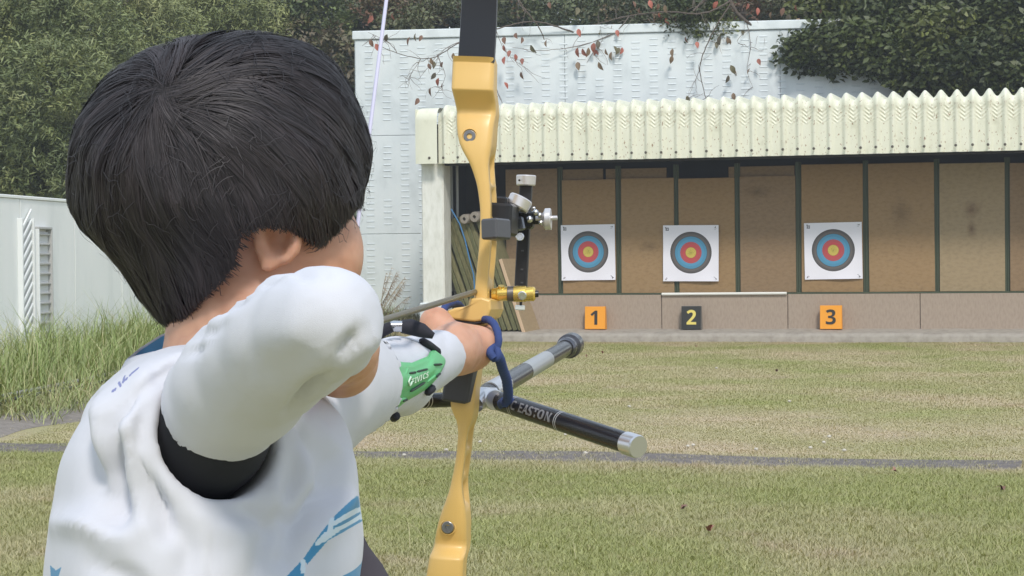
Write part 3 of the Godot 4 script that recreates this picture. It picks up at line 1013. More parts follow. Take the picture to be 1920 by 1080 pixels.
func build_grass() -> void:
	rng.seed = 23
	var near_tufts := [tuft(24, 0.010, 0.026, 0.0013, 0.078, 1.6), tuft(22, 0.012, 0.034, 0.0014, 0.082, 1.4)]
	var far_tufts := [tuft(28, 0.008, 0.022, 0.0022, 0.12, 1.6), tuft(26, 0.010, 0.026, 0.0023, 0.12, 1.5)]
	var holder := Node3D.new()
	for kind in 2:
		var xfs := []
		var cols := []
		for i in 64000:
			var z := -sqrt(lerpf(2.5 * 2.5, 13.0 * 13.0, rng.randf()))
			var x := rv(-0.68, 0.16) * -z - 0.1
			if z < -12.33:
				if rng.randf() > 0.15 + 0.8 * sstep(-12.45, -12.3, z):
					continue
			xfs.append(Transform3D(Basis.from_euler(Vector3(0, rv(0, TAU), 0)).scaled(Vector3.ONE * rv(0.6, 1.2)), Vector3(x, ground_h(x, z) - 0.015, z)))
			cols.append(blade_tone(x, z))
		multi("grass", near_tufts[kind], M.grass, xfs, cols, self).set_meta("label", ["short mown lawn grass in front of the strip", "slightly taller lawn grass in front of the strip"][kind])
		xfs = []
		cols = []
		for i in 68000:
			var z := -sqrt(lerpf(13.1 * 13.1, 29.3 * 29.3, rng.randf()))
			var x := rv(-0.64, 0.14) * -z
			var a0 := PY(0, 797, 0.0)
			if x < a0.x + (z - a0.z) * 0.21 + 0.55 and x > a0.x + (z - a0.z) * 0.21 - 0.1 - 0.45 and rng.randf() < 0.92:
				continue
			if gnoise.get_noise_2d(x * 50.0 + 90.0, z * 50.0) > 0.28 and rng.randf() < 0.6:
				continue
			xfs.append(Transform3D(Basis.from_euler(Vector3(0, rv(0, TAU), 0)).scaled(Vector3(1, rv(0.5, 1.0) * (0.6 if z < -13.2 and z > -17.0 else 1.0), 1) * rv(0.7, 1.1)), Vector3(x, ground_h(x, z) - 0.015, z)))
			cols.append(blade_tone(x, z))
		multi("grass", far_tufts[kind], M.grass, xfs, cols, self).set_meta("label", ["dry patchy turf between the strip and the shed", "thin short turf between the strip and the shed"][kind])
	# seed stalks and straw lying on the near lawn
	var xs := []
	var cs := []
	var stalk := tuft(1, 0.06, 0.11, 0.0014, 0.01, 3.2)
	for i in 110:
		var z := -sqrt(lerpf(8.0 * 8.0, 12.2 * 12.2, rng.randf()))
		var x := rv(-0.5, 0.02) * -z
		xs.append(Transform3D(Basis.from_euler(Vector3(rv(-0.2, 0.2), rv(0, TAU), 0)).scaled(Vector3.ONE * rv(0.6, 1.3)), Vector3(x, 0.0, z)))
		cs.append(Color(0.56, 0.50, 0.28) * rv(0.7, 1.1))
	multi("straw", stalk, M.grass, xs, cs, self).set_meta("label", "pale dry grass stalks sticking out of the lawn")
	# tall uncut grass at the foot of the side wall
	xs = []
	cs = []
	var tall := [tuft(11, 0.18, 0.52, 0.0042, 0.16, 0.75), tuft(7, 0.28, 0.85, 0.0042, 0.14, 0.9)]
	for kind in 2:
		xs = []
		cs = []
		for i in 1900:
			var s := rv(-6.0, 19.0)
			var off := rv(0.12, 2.1)
			var p := Vector3(-10.8, 0, -19.9) + Vector3(-0.153, 0, -0.988) * s + Vector3(0.988, 0, -0.153) * off
			var h := (1.0 - 0.55 * smoothstep(1.0, 2.1, off)) * (0.75 + 0.45 * gnoise.get_noise_2d(p.x * 30.0, p.z * 30.0))
			xs.append(Transform3D(Basis.from_euler(Vector3(rv(-0.15, 0.15), rv(0, TAU), 0)).scaled(Vector3(1, h * rv(0.7, 1.15), 1)), Vector3(p.x, ground_h(p.x, p.z) - 0.03, p.z)))
			var g := Color(0.290, 0.380, 0.120).lerp(Color(0.55, 0.48, 0.27), pow(rng.randf(), 2.5) + 0.25 * smoothstep(1.2, 2.1, off))
			cs.append(g * rv(0.8, 1.25))
		multi("tall_grass", tall[kind], M.grass, xs, cs, self).set_meta("label", ["uncut green grass along the foot of the side wall", "long bent grass blades along the side wall"][kind])
	# rough grass round the shed pillar
	xs = []
	cs = []
	var rough := tuft(12, 0.08, 0.26, 0.005, 0.12, 0.8)
	for i in 900:
		var x := rv(-13.0, -9.45)
		var z := rv(-31.5, -27.0)
		xs.append(Transform3D(Basis.from_euler(Vector3(0, rv(0, TAU), 0)).scaled(Vector3.ONE * rv(0.6, 1.2)), Vector3(x, ground_h(x, z) - 0.02, z)))
		cs.append(Color(0.11, 0.13, 0.05).lerp(Color(0.27, 0.21, 0.12), rng.randf()) * rv(0.7, 1.2))
	multi("rough_grass", rough, M.grass, xs, cs, self).set_meta("label", "rough brown and green grass beside the shed pillar")
	holder.free()

func blade_tone(x: float, z: float) -> Color:
	var c := ground_tone(x, z)
	var k := rv(0.98, 1.25)
	if rng.randf() < 0.12:
		c = c.lerp(Color(0.40, 0.34, 0.19), rv(0.4, 0.9))
	return Color(c.r * k, c.g * k, c.b * k)

# ---------- things on the range ----------
func target_image(seed_: int) -> ImageTexture:
	var n := 512
	var im := Image.create(n, n, false, Image.FORMAT_RGB8)
	var r := RandomNumberGenerator.new()
	r.seed = seed_
	var white := srgb(232, 231, 240)
	var rings := [[0.372, srgb(37, 35, 39)], [0.362, srgb(89, 85, 85)], [0.330, srgb(102, 98, 96)], [0.293, srgb(48, 53, 65)], [0.288, srgb(79, 141, 174)], [0.239, srgb(85, 148, 184)], [0.192, srgb(176, 81, 85)], [0.145, srgb(186, 76, 81)], [0.097, srgb(139, 120, 55)], [0.093, srgb(199, 180, 89)], [0.048, srgb(191, 174, 83)]]
	for y in n:
		for x in n:
			var d := Vector2(x - n * 0.5, y - n * 0.5 + 6).length() / n
			var c := white
			for q in rings:
				if d < q[0]:
					c = q[1]
			c = c * (1.0 + r.randf_range(-0.015, 0.015))
			im.set_pixel(x, y, c)
	# arrow holes in the middle and printed marks in the corners
	for i in 26:
		var a := r.randf() * TAU
		var rr := absf(r.randfn(0.0, 0.06)) * n
		im.fill_rect(Rect2i(int(n * 0.5 + cos(a) * rr), int(n * 0.5 - 6 + sin(a) * rr), 3, 3), srgb(96, 86, 50))
	var ink := srgb(48, 48, 56)
	for k in 9:
		im.fill_rect(Rect2i(24 + (k % 3) * 10, 22 + int(k / 3.0) * 10, 8 if k != 4 else 4, 8), ink)
	for k in 5:
		im.fill_rect(Rect2i(470 + (k % 3) * 7, 20 + k * 5, 7, 3), srgb(120, 120, 130))
		im.fill_rect(Rect2i(26 + (k % 2) * 8, 478 + k * 3, 6, 3), srgb(130, 110, 120))
		im.fill_rect(Rect2i(466 + k * 6, 470 + k * 5, 7, 5), ink if seed_ == 1 else srgb(140, 140, 150))
	return ImageTexture.create_from_image(im)

func paper(called: String, label: String, c: Array, seed_: int, turn: float) -> void:
	# c: photo corners top-left and bottom-right on the backing boards
	var z := -30.16 + 0.035
	var a := PZ(c[0], c[1], z)
	var b := PZ(c[2], c[3], z)
	var w := b.x - a.x
	var h := a.y - b.y
	var g := G.new()
	var pts := PackedVector3Array()
	var uvs := PackedVector2Array()
	for j in 13:
		for i in 13:
			var u := i / 12.0
			var v := j / 12.0
			var lift := 0.012 * pow(absf(u - 0.5) * 2.0, 6.0) * sin(seed_ + v * 3.0) + 0.02 * pow(v, 10.0) * (0.5 + 0.5 * sin(u * 7.0 + seed_)) + 0.003 * sin(u * 9.0 + seed_) * sin(v * 7.0)
			pts.append(Vector3((u - 0.5) * w, (0.5 - v) * h, absf(lift)))
			uvs.append(Vector2(u, v))
	g.grid(pts, 13, 13, false, false, uvs)
	var m := plain(Color.WHITE, 0.8)
	m.albedo_texture = target_image(seed_)
	m.cull_mode = BaseMaterial3D.CULL_DISABLED
	var t := thing(called, label, "target face", Vector3((a.x + b.x) * 0.5, b.y, z), "")
	part("paper", g.mesh(), m, t, Transform3D(Basis(Vector3.BACK, turn), Vector3(0, h * 0.5, 0)))
	var pin := G.new()
	pin.lathe(Vector3.ZERO, Vector3.BACK, [Vector2(0, 0.008), Vector2(0.006, 0.008), Vector2(0.012, 0.0)], 8)
	for s in [[-1, -1], [1, -1], [-1, 1], [1, 1]]:
		part("pin", pin.mesh(), M.black, t, Transform3D(Basis.IDENTITY, Vector3(s[0] * w * 0.45, h * 0.5 + s[1] * h * 0.46, 0.012)))

func text_mesh(s: String, size: float, depth: float, weight := 700, font := "Droid Sans") -> TextMesh:
	var f := SystemFont.new()
	f.font_names = PackedStringArray([font])
	f.font_weight = weight
	var t := TextMesh.new()
	t.text = s
	t.font = f
	t.font_size = 64
	t.pixel_size = size / 46.0
	t.depth = depth
	t.horizontal_alignment = HORIZONTAL_ALIGNMENT_CENTER
	t.vertical_alignment = VERTICAL_ALIGNMENT_CENTER
	return t

func number_sign(digit: String, label: String, px0: float, px1: float, py0: float, face: Material, ink: Material, edge: Material) -> void:
	var z := -29.93
	var a := PZ(px0, py0, z)
	var b := PZ(px1, py0, z)
	var w := b.x - a.x
	var y0 := 0.160
	var h := a.y - y0
	var t := thing("number_sign", label, "sign", Vector3((a.x + b.x) * 0.5, y0, z))
	var g := G.new()       # wedge shaped block: front leans back a little
	var o := Vector3(0, h * 0.5, -0.06)
	var f := [Vector3(-w / 2, 0, 0), Vector3(w / 2, 0, 0), Vector3(w / 2, h, -0.03), Vector3(-w / 2, h, -0.03)]
	var r := [Vector3(-w / 2, 0, -0.15), Vector3(w / 2, 0, -0.15), Vector3(w / 2, h, -0.09), Vector3(-w / 2, h, -0.09)]
	g.quad(r[0], r[1], r[2], r[3], o); g.quad(f[0], f[1], r[1], r[0], o); g.quad(f[2], f[3], r[3], r[2], o)
	g.quad(f[0], f[3], r[3], r[0], o); g.quad(f[1], f[2], r[2], r[1], o); g.quad(f[0], f[1], f[2], f[3], o)
	part("block", g.mesh(), edge, t)
	var lean := Basis(Vector3.RIGHT, -atan(0.03 / h))
	part("face_plate", boxmesh(Vector3(w * 0.985, h * 0.985, 0.006), 0.003), face, t, Transform3D(lean, Vector3(0, h * 0.5, -0.013)))
	var tm := text_mesh(digit, h * 0.62, 0.01)
	part("numeral", tm, ink, t, Transform3D(lean, Vector3(0, h * 0.5, -0.009)))

func build_range_things() -> void:
	rng.seed = 31
	paper("paper_target", "white target face pinned on the narrow board above the orange number 1 sign", [1052, 422, 1154, 525], 1, 0.006)
	paper("paper_target", "white target face pinned across the joint of two boards above the black number 2 sign", [1243, 423, 1348, 527], 2, -0.008)
	paper("paper_target", "white target face with a curled lower edge above the orange number 3 sign", [1508, 418, 1617, 523], 3, 0.010)
	var orange := plain(srgb(240, 160, 42), 0.5)
	var black := plain(srgb(44, 44, 42), 0.5)
	var yellow := plain(srgb(226, 208, 110), 0.5)
	number_sign("1", "orange lane sign numbered 1, beside the leaning mats", 1096, 1134, 575, orange, black, orange)
	number_sign("2", "black lane sign with a yellow number 2 standing on the slab", 1277, 1314, 574, black, yellow, plain(srgb(120, 118, 112), 0.6))
	number_sign("3", "orange lane sign numbered 3, under the target with the curled lower edge", 1537, 1578, 573, orange, black, orange)
	# white pipe lying on the rail
	var g := G.new()
	var a := PZ(1241, 551.5, -30.08); var b := PZ(1475, 550, -30.08)
	g.tube(PackedVector3Array([a, a.lerp(b, 0.5), b]), PackedFloat32Array([0.022]), 10)
	solo("white_pipe", "thin white plastic pipe lying on the rail above the number 2 sign", "pipe", g.mesh(), plain(srgb(228, 228, 222), 0.4))
	# target butts leaning in the left bay
	var mat_green := surf([[0.0, srgb(94, 92, 60)], [0.5, srgb(116, 112, 78)], [1.0, srgb(134, 126, 92)]], 0.02, Vector3(2, 0.5, 2), 0.95, 90)
	var mat_green2 := surf([[0.0, srgb(80, 82, 56)], [0.5, srgb(102, 102, 70)], [1.0, srgb(118, 114, 84)]], 0.02, Vector3(2, 0.5, 2), 0.95, 91)
	var n := 10
	for i in n:
		var foot := PZ(884 + i * 10.2, 622, -29.62)
		var lean := Basis(Vector3.BACK, 0.36 + 0.012 * sin(i * 2.1))
		var turn := Basis(Vector3.UP, -0.16)
		var len0 := 1.86 + 0.05 * sin(i * 1.7)
		var sh := boxmesh(Vector3(0.066, len0, 0.72), 0.008)
		var bs := turn * lean
		var pos := foot + bs.y * len0 * 0.5 - turn.z * 0.36
		pos.y += 0.02
		solo("leaning_mat", "olive target mat, %s from the pillar in the slanted stack" % ["first", "second", "third", "fourth", "fifth", "sixth", "seventh", "eighth", "ninth", "tenth and last"][i], "target mat", sh, mat_green if i % 2 else mat_green2, Transform3D(bs, pos), "olive mats stacked slantwise in the end bay")
	var fo := PZ(985, 628, -29.58)
	var bs2 := Basis(Vector3.UP, -0.22) * Basis(Vector3.BACK, 0.335)
	var ply := thing("plywood_sheet", "tan plywood sheet with a pale edge leaning on the olive mats", "plywood", fo)
	part("sheet", boxmesh(Vector3(0.022, 1.25, 0.86), 0.002), M.board[3], ply, Transform3D(bs2, bs2.y * 0.625 - Basis(Vector3.UP, -0.22).z * 0.43))
	part("pale_edge", boxmesh(Vector3(0.050, 1.25, 0.018), 0.002), plain(srgb(206, 178, 148), 0.8), ply, Transform3D(bs2, bs2.y * 0.625 + Basis(Vector3.UP, -0.22).z * 0.004 - bs2.x * 0.012))
	# paper rolls on top of the mats
	for r in [[874, 411, 0.075, "pale paper roll with an open end lying on the mat stack"], [893, 407, 0.082, "grey paper roll lying deeper on the mat stack"]]:
		var c := PZ(r[0], r[1], -29.72)
		var q := G.new()
		q.lathe(c + Vector3(0, 0, 0.12), Vector3(0.25, 0.06, -1), [Vector2(0.02, 0.03), Vector2(0.0, 0.03), Vector2(0.0, r[2] * 0.95), Vector2(0.01, r[2]), Vector2(0.75, r[2]), Vector2(0.75, 0.0)], 16)
		q.lathe(c + Vector3(0, 0, 0.12), Vector3(0.25, 0.06, -1), [Vector2(0.0, 0.03), Vector2(0.5, 0.028)], 12)
		solo("paper_roll", r[3], "paper roll", q.mesh(), plain(srgb(150, 142, 132), 0.8))
	# blue cord
	g = G.new()
	var cp := PackedVector3Array()
	for s in [[846, 392], [862, 420], [872, 450], [880, 485], [888, 515], [890, 545]]:
		cp.append(PZ(s[0], s[1], -29.52))
	g.tube(cp, PackedFloat32Array([0.012]), 6)
	solo("blue_cord", "slack blue cord hanging in front of the mat stack", "cord", g.mesh(), plain(srgb(70, 120, 165), 0.6))
	# two black hoses beside the path
	for k in 2:
		g = G.new()
		cp = PackedVector3Array()
		for i in 22:
			var t := lerpf(-1.5, 3.5, i / 21.0)
			var p := PY(0, 796, 0.0).lerp(PY(145, 760, 0.0), t) + Vector3(-0.10 - 0.09 * k + 0.02 * sin(i * 0.7 + k), 0.0, 0)
			p.y = ground_h(p.x, p.z) + 0.045 + 0.02 * k
			cp.append(p)
		g.tube(cp, PackedFloat32Array([0.018]), 7)
		solo("hose", ["black hose lying along the path edge beside the lawn", "pale grey hose lying along the path on its wall side"][k], "hose", g.mesh(), M.black if k == 0 else plain(srgb(150, 148, 142), 0.6))
	# reed plumes in front of the screen wall
	var reed := thing("reed_clump", "dry brown reed plumes in front of the screen wall", "reed", PZ(705, 600, -29.0) * Vector3(1, 0, 1) + Vector3(0, 0.1, 0))
	for i in 16:
		var st := G.new()
		var x0 := rv(-0.12, 0.12)
		var top := Vector3(rv(-0.25, 0.35), rv(0.6, 1.25), rv(-0.2, 0.2))
		var pts := PackedVector3Array()
		for j in 8:
			var s := j / 7.0
			pts.append(Vector3(x0, 0, 0).lerp(top, s) + Vector3(0.18 * s * s * signf(top.x), -0.06 * s * s, 0))
		st.tube(pts, PackedFloat32Array([0.006, 0.006, 0.005, 0.005, 0.004, 0.004, 0.003, 0.002]), 4, false)
		for j in 46:
			var s := lerpf(0.62, 1.0, j / 45.0)
			var p := Vector3(x0, 0, 0).lerp(top, s) + Vector3(0.18 * s * s * signf(top.x), -0.06 * s * s, 0)
			var d := Vector3(signf(top.x) * 0.5, rv(-0.9, 0.1), 0) + rdir() * 0.5
			st.blade(p, rdir() * 0.004, p + d.normalized() * rv(0.05, 0.11), Vector3.ZERO, Vector3(0, 0.6, 0.8))
		part("plume", st.mesh(), plain([srgb(150, 132, 110), srgb(128, 112, 92), srgb(172, 158, 136)][i % 3], 0.9), reed)
	# pebbles and pale chips on the strip and turf, fallen leaves
	var stones := [[837, 847], [1060, 818], [1098, 853], [1290, 840], [1418, 846], [1555, 822], [1520, 843], [1545, 833], [1343, 692], [1152, 812], [758, 857], [1583, 848], [1300, 838], [900, 832], [1180, 765], [1480, 755]]
	var where := ["pale pebble beyond the strip, just under the near rod's cap", "pale pebble on worn turf under the lettering of the near rod", "pale pebble on the strip between the bow and the near rod's cap", "pale pebble beyond the strip, first past the near rod's cap", "pale pebble on the strip's far edge, straight below the lane sign numbered 2", "pale pebble beyond the strip, straight below the lane sign numbered 3", "pale pebble on the strip's edge just short of the lane sign numbered 3's line", "larger pale chip close beyond the strip, nearly below the lane sign numbered 3", "lone pale pebble in mid lawn between the lane signs numbered 2 and 3", "pale pebble on turf under the middle of the near rod", "pale pebble on the strip between the archer's shirt and the bow", "pale pebble on the strip just past the lane sign numbered 3's line", "pale pebble beside the strip between the near rod's cap and the lane sign numbered 2", "pale pebble beyond the strip just beside the lower riser", "pale pebble in the lawn above the near rod's cap", "pale pebble in the lawn between strip and slab, short of the lane sign numbered 3"]
	for i in stones.size():
		var p := PY(stones[i][0], stones[i][1], 0.0)
		var s := G.new()
		var pts := PackedVector3Array()
		for j in 5:
			for k in 7:
				var d := Vector3(sin(PI * j / 4.0) * cos(TAU * k / 7.0), cos(PI * j / 4.0), sin(PI * j / 4.0) * sin(TAU * k / 7.0))
				pts.append(d * Vector3(0.017, 0.010, 0.014) * rv(0.8, 1.2))
		s.grid(pts, 5, 7, true, true)
		solo("pebble", where[i], "pebble", s.mesh(), plain(srgb(196, 190, 178), 0.8), Transform3D(Basis(Vector3.UP, rv(0, 6)), p + Vector3(0, 0.014, 0)), "pale pebbles along the concrete strip")
	var lf := [[1279, 961, "curled pinkish brown leaf on the near lawn"], [1680, 890, "upright dark brown leaf on the near lawn by the strip"], [1305, 653, "dry leaf on the turf below the number 2 sign"], [1130, 665, "dry leaf on the turf beside the long stabilizer's tip"], [1456, 700, "dry leaf on the turf in front of the number 3 sign"], [1330, 1003, "dark leaf clump low in the near lawn"], [1880, 925, "brown leaf on the near lawn at the picture edge"], [1100, 672, "small brown leaf on the turf near the slab"]]
	for q in lf:
		var p := PY(q[0], q[1], 0.0)
		var s := G.new()
		for k in 3:
			var d := rdir()
			d.y = absf(d.y) * 0.6 + 0.2
			s.blade(Vector3.ZERO, d.cross(Vector3.UP).normalized() * 0.010, d * 0.042, Vector3(0, 0.010, 0), Vector3.UP)
			var bI := s.v.size() - 5
			var sd := (s.v[bI + 3] - s.v[bI + 2]).normalized() * 0.006
			s.v[bI + 2] -= sd
			s.v[bI + 3] += sd
		solo("fallen_leaf", q[2], "leaf", s.mesh(), plain([srgb(168, 120, 104), srgb(128, 96, 80), srgb(146, 114, 84)][rng.randi() % 3], 0.8), Transform3D(Basis.IDENTITY, p + Vector3(0, 0.02, 0)))

# ---------- soft bodies: distance fields meshed as surface nets ----------
class Soft:
	var kind := PackedInt32Array()       # 0 tapered capsule, 1 ellipsoid, 2 half space
	var a := PackedVector3Array()
	var b := PackedVector3Array()
	var ra := PackedFloat32Array()
	var rb := PackedFloat32Array()
	var inv := []
	var k := PackedFloat32Array()
	var cut := PackedInt32Array()        # 1: carved away

	func cap(p: Vector3, q: Vector3, r0: float, r1: float, soft := 0.015, carve := 0) -> void:
		kind.append(0); a.append(p); b.append(q); ra.append(r0); rb.append(r1); inv.append(Basis.IDENTITY); k.append(soft); cut.append(carve)

	func ell(c: Vector3, radii: Vector3, axes: Basis, soft := 0.015, carve := 0) -> void:
		kind.append(1); a.append(c); b.append(radii); ra.append(0.0); rb.append(0.0); inv.append(axes.inverse()); k.append(soft); cut.append(carve)

	func half(p: Vector3, away: Vector3, soft := 0.003) -> void:      # removes what lies on the side "away" points to
		kind.append(2); a.append(p); b.append(away.normalized()); ra.append(0.0); rb.append(0.0); inv.append(Basis.IDENTITY); k.append(soft); cut.append(1)

	func one(i: int, p: Vector3) -> float:
		match kind[i]:
			0:
				var ab := b[i] - a[i]
				var t := clampf((p - a[i]).dot(ab) / maxf(ab.length_squared(), 1e-9), 0.0, 1.0)
				return (p - a[i] - ab * t).length() - lerpf(ra[i], rb[i], t)
			1:
				var q: Vector3 = inv[i] * (p - a[i])
				var r := b[i]
				var u := q / r
				var k0 := u.length()
				var k1 := (u / r).length()
				return k0 * (k0 - 1.0) / k1 if k1 > 1e-6 else -minf(r.x, minf(r.y, r.z))
		return -(p - a[i]).dot(b[i])

	func at(p: Vector3, use: PackedInt32Array) -> float:
		var d := 1e3
		for i in use:
			var e := one(i, p)
			var kk := k[i]
			if cut[i] == 0:
				var h := maxf(kk - absf(d - e), 0.0)
				d = minf(d, e) - h * h / (4.0 * kk)
			else:
				e = -e
				var h := maxf(kk - absf(d - e), 0.0)
				d = maxf(d, e) + h * h / (4.0 * kk)
		return d

	func everything() -> PackedInt32Array:
		return PackedInt32Array(range(kind.size()))

	# march along a ray until the surface (grown by "grow") is met
	func hit(o: Vector3, dir: Vector3, t0: float, t1: float, grow := 0.0) -> Vector3:
		var u := everything()
		var t := t0
		for i in 90:
			var d := at(o + dir * t, u) - grow
			if d < 0.0003 or t > t1:
				break
			t += d * 0.8
		return o + dir * t

	# returns [points, triangles as index triples]
	func net(lo: Vector3, hi: Vector3, cell: float) -> Array:
		var B := 6
		var nb := Vector3i(((hi - lo) / (cell * B)).ceil())
		var nx := nb.x * B + 1
		var ny := nb.y * B + 1
		var nz := nb.z * B + 1
		var f := PackedFloat32Array()
		f.resize(nx * ny * nz)
		f.fill(99.0)
		var allp := everything()
		var blocks := []
		var half_d := cell * B * 0.5 * 1.7320508
		var maxk := 0.0
		for kk in k:
			maxk = maxf(maxk, kk)
		for bz in nb.z:
			for by in nb.y:
				for bx in nb.x:
					var c := lo + (Vector3(bx, by, bz) + Vector3.ONE * 0.5) * cell * B
					if absf(at(c, allp)) > half_d * 1.35 + cell + maxk * 0.3:
						continue
					var use := PackedInt32Array()
					for i in allp:
						if one(i, c) < half_d * 2.4 + maxk + cell or cut[i] == 1:
							use.append(i)
					blocks.append(Vector3i(bx, by, bz))
					for z in range(bz * B, bz * B + B + 1):
						for y in range(by * B, by * B + B + 1):
							var row := (z * ny + y) * nx
							for x in range(bx * B, bx * B + B + 1):
								if f[row + x] > 98.0:
									f[row + x] = at(lo + Vector3(x, y, z) * cell, use)
		var pts := PackedVector3Array()
		var id := {}
		var off := [0, 1, nx, nx + 1, nx * ny, nx * ny + 1, nx * ny + nx, nx * ny + nx + 1]
		var corner := [Vector3(0, 0, 0), Vector3(1, 0, 0), Vector3(0, 1, 0), Vector3(1, 1, 0), Vector3(0, 0, 1), Vector3(1, 0, 1), Vector3(0, 1, 1), Vector3(1, 1, 1)]
		var edges := [[0, 1], [2, 3], [4, 5], [6, 7], [0, 2], [1, 3], [4, 6], [5, 7], [0, 4], [1, 5], [2, 6], [3, 7]]
		var tris := PackedInt32Array()
		for bl in blocks:
			for z in range(bl.z * B, bl.z * B + B):
				for y in range(bl.y * B, bl.y * B + B):
					for x in range(bl.x * B, bl.x * B + B):
						var i := (z * ny + y) * nx + x
						var neg := 0
						for o in off:
							if f[i + o] < 0.0:
								neg += 1
						if neg == 0 or neg == 8:
							continue
						var s := Vector3.ZERO
						var n := 0
						for e in edges:
							var va := f[i + off[e[0]]]
							var vb := f[i + off[e[1]]]
							if (va < 0.0) != (vb < 0.0):
								var ca: Vector3 = corner[e[0]]
								s += ca.lerp(corner[e[1]], va / (va - vb))
								n += 1
						id[i] = pts.size()
						pts.append(lo + (Vector3(x, y, z) + s / n) * cell)
		var step := [1, nx, nx * ny]
		for i in id:
			var v0 := f[i]
			for ax in 3:
				var v1 := f[i + step[ax]]
				if (v0 < 0.0) == (v1 < 0.0):
					continue
				var u: int = step[(ax + 1) % 3]
				var w: int = step[(ax + 2) % 3]
				if not (id.has(i - u) and id.has(i - w) and id.has(i - u - w)):
					continue
				var p0: int = id[i]; var p1: int = id[i - u]; var p2: int = id[i - u - w]; var p3: int = id[i - w]
				if v0 < 0.0:
					tris.append_array(PackedInt32Array([p0, p2, p1, p0, p3, p2]))
				else:
					tris.append_array(PackedInt32Array([p0, p1, p2, p0, p2, p3]))
		return [pts, tris]

static func smooth_normals(pts: PackedVector3Array, tris: PackedInt32Array) -> PackedVector3Array:
	var n := PackedVector3Array()
	n.resize(pts.size())
	for i in range(0, tris.size(), 3):
		var c := (pts[tris[i + 2]] - pts[tris[i]]).cross(pts[tris[i + 1]] - pts[tris[i]])
		n[tris[i]] += c; n[tris[i + 1]] += c; n[tris[i + 2]] += c
	for i in n.size():
		n[i] = n[i].normalized()
	return n

func add_net(g: G, net: Array, shape = null, uvf = null, relax := 1) -> void:
	var pts: PackedVector3Array = net[0]
	var tris: PackedInt32Array = net[1]
	for r in relax:          # one pass of smoothing takes the lattice out
		var sum := PackedVector3Array()
		sum.resize(pts.size())
		var cnt := PackedInt32Array()
		cnt.resize(pts.size())
		for i in range(0, tris.size(), 3):
			for e in 3:
				var p := tris[i + e]
				var q := tris[i + (e + 1) % 3]
				sum[p] += pts[q]; cnt[p] += 1
		for i in pts.size():
			if cnt[i]:
				pts[i] = pts[i].lerp(sum[i] / cnt[i], 0.5)
	var n := smooth_normals(pts, tris)
	if shape != null:
		for i in pts.size():
			pts[i] += n[i] * float(shape.call(pts[i], n[i]))
		n = smooth_normals(pts, tris)
	var base := g.v.size()
	for i in pts.size():
		g.put(pts[i], n[i], uvf.call(pts[i]) if uvf != null else Vector2.ZERO)
	for i in tris.size():
		g.ix.append(base + tris[i])

# creases and folds of cloth: lines seen along "axis", each [points, height, width]
class Folds:
	var u: Vector3
	var v: Vector3
	var ax: Vector3
	var lines := []
	var boxes := []
	var reach := 0.0

	func _init(axis: Vector3) -> void:
		ax = axis.normalized()
		u = Vector3.UP.cross(ax).normalized()
		v = ax.cross(u)

	func add(pts: Array, height: float, width: float) -> void:
		var q := PackedVector2Array()
		var lo := Vector2(1e9, 1e9)
		var hi := -lo
		for p in pts:
			var w := Vector2(p.dot(u), p.dot(v))
			q.append(w)
			lo = lo.min(w); hi = hi.max(w)
		lines.append([q, height, width])
		boxes.append(Rect2(lo, hi - lo).grow(width * 2.6))

	func at(p: Vector3, n: Vector3) -> float:
		var face := smoothstep(reach, reach + 0.35, n.dot(ax))
		if face <= 0.0:
			return 0.0
		var w := Vector2(p.dot(u), p.dot(v))
		var d := 0.0
		for i in lines.size():
			if not boxes[i].has_point(w):
				continue
			var q: PackedVector2Array = lines[i][0]
			var best := 1e9
			var bt := 0.0
			var m := q.size() - 1
			for s in m:
				var ab := q[s + 1] - q[s]
				var t := clampf((w - q[s]).dot(ab) / ab.length_squared(), 0.0, 1.0)
				var dd := (w - q[s] - ab * t).length_squared()
				if dd < best:
					best = dd
					bt = (s + t) / m
			var wd: float = lines[i][2]
			d += float(lines[i][1]) * exp(-best / (wd * wd)) * (0.35 + 0.65 * sin(PI * clampf(bt, 0.06, 0.94)))
		return d * face

# ---------- the archer ----------
var TG: Vector3          # towards the target
var FR: Vector3          # the way the chest faces
var HF: Vector3          # the way the face looks
var HR: Vector3          # the head's right
var HO: Vector3          # middle of the head
var arm_right: Soft
var arm_left: Soft
var RS: Vector3; var RE: Vector3; var RW: Vector3
var LS: Vector3; var LE: Vector3; var LW: Vector3
var NOCK: Vector3

func az(deg: float) -> Vector3:
	return Vector3(sin(deg_to_rad(deg)), 0, -cos(deg_to_rad(deg)))

func pp(list: Array, d: float) -> Array:       # photo points at one depth
	var r := []
	for q in list:
		r.append(P(q[0], q[1], d))
	return r

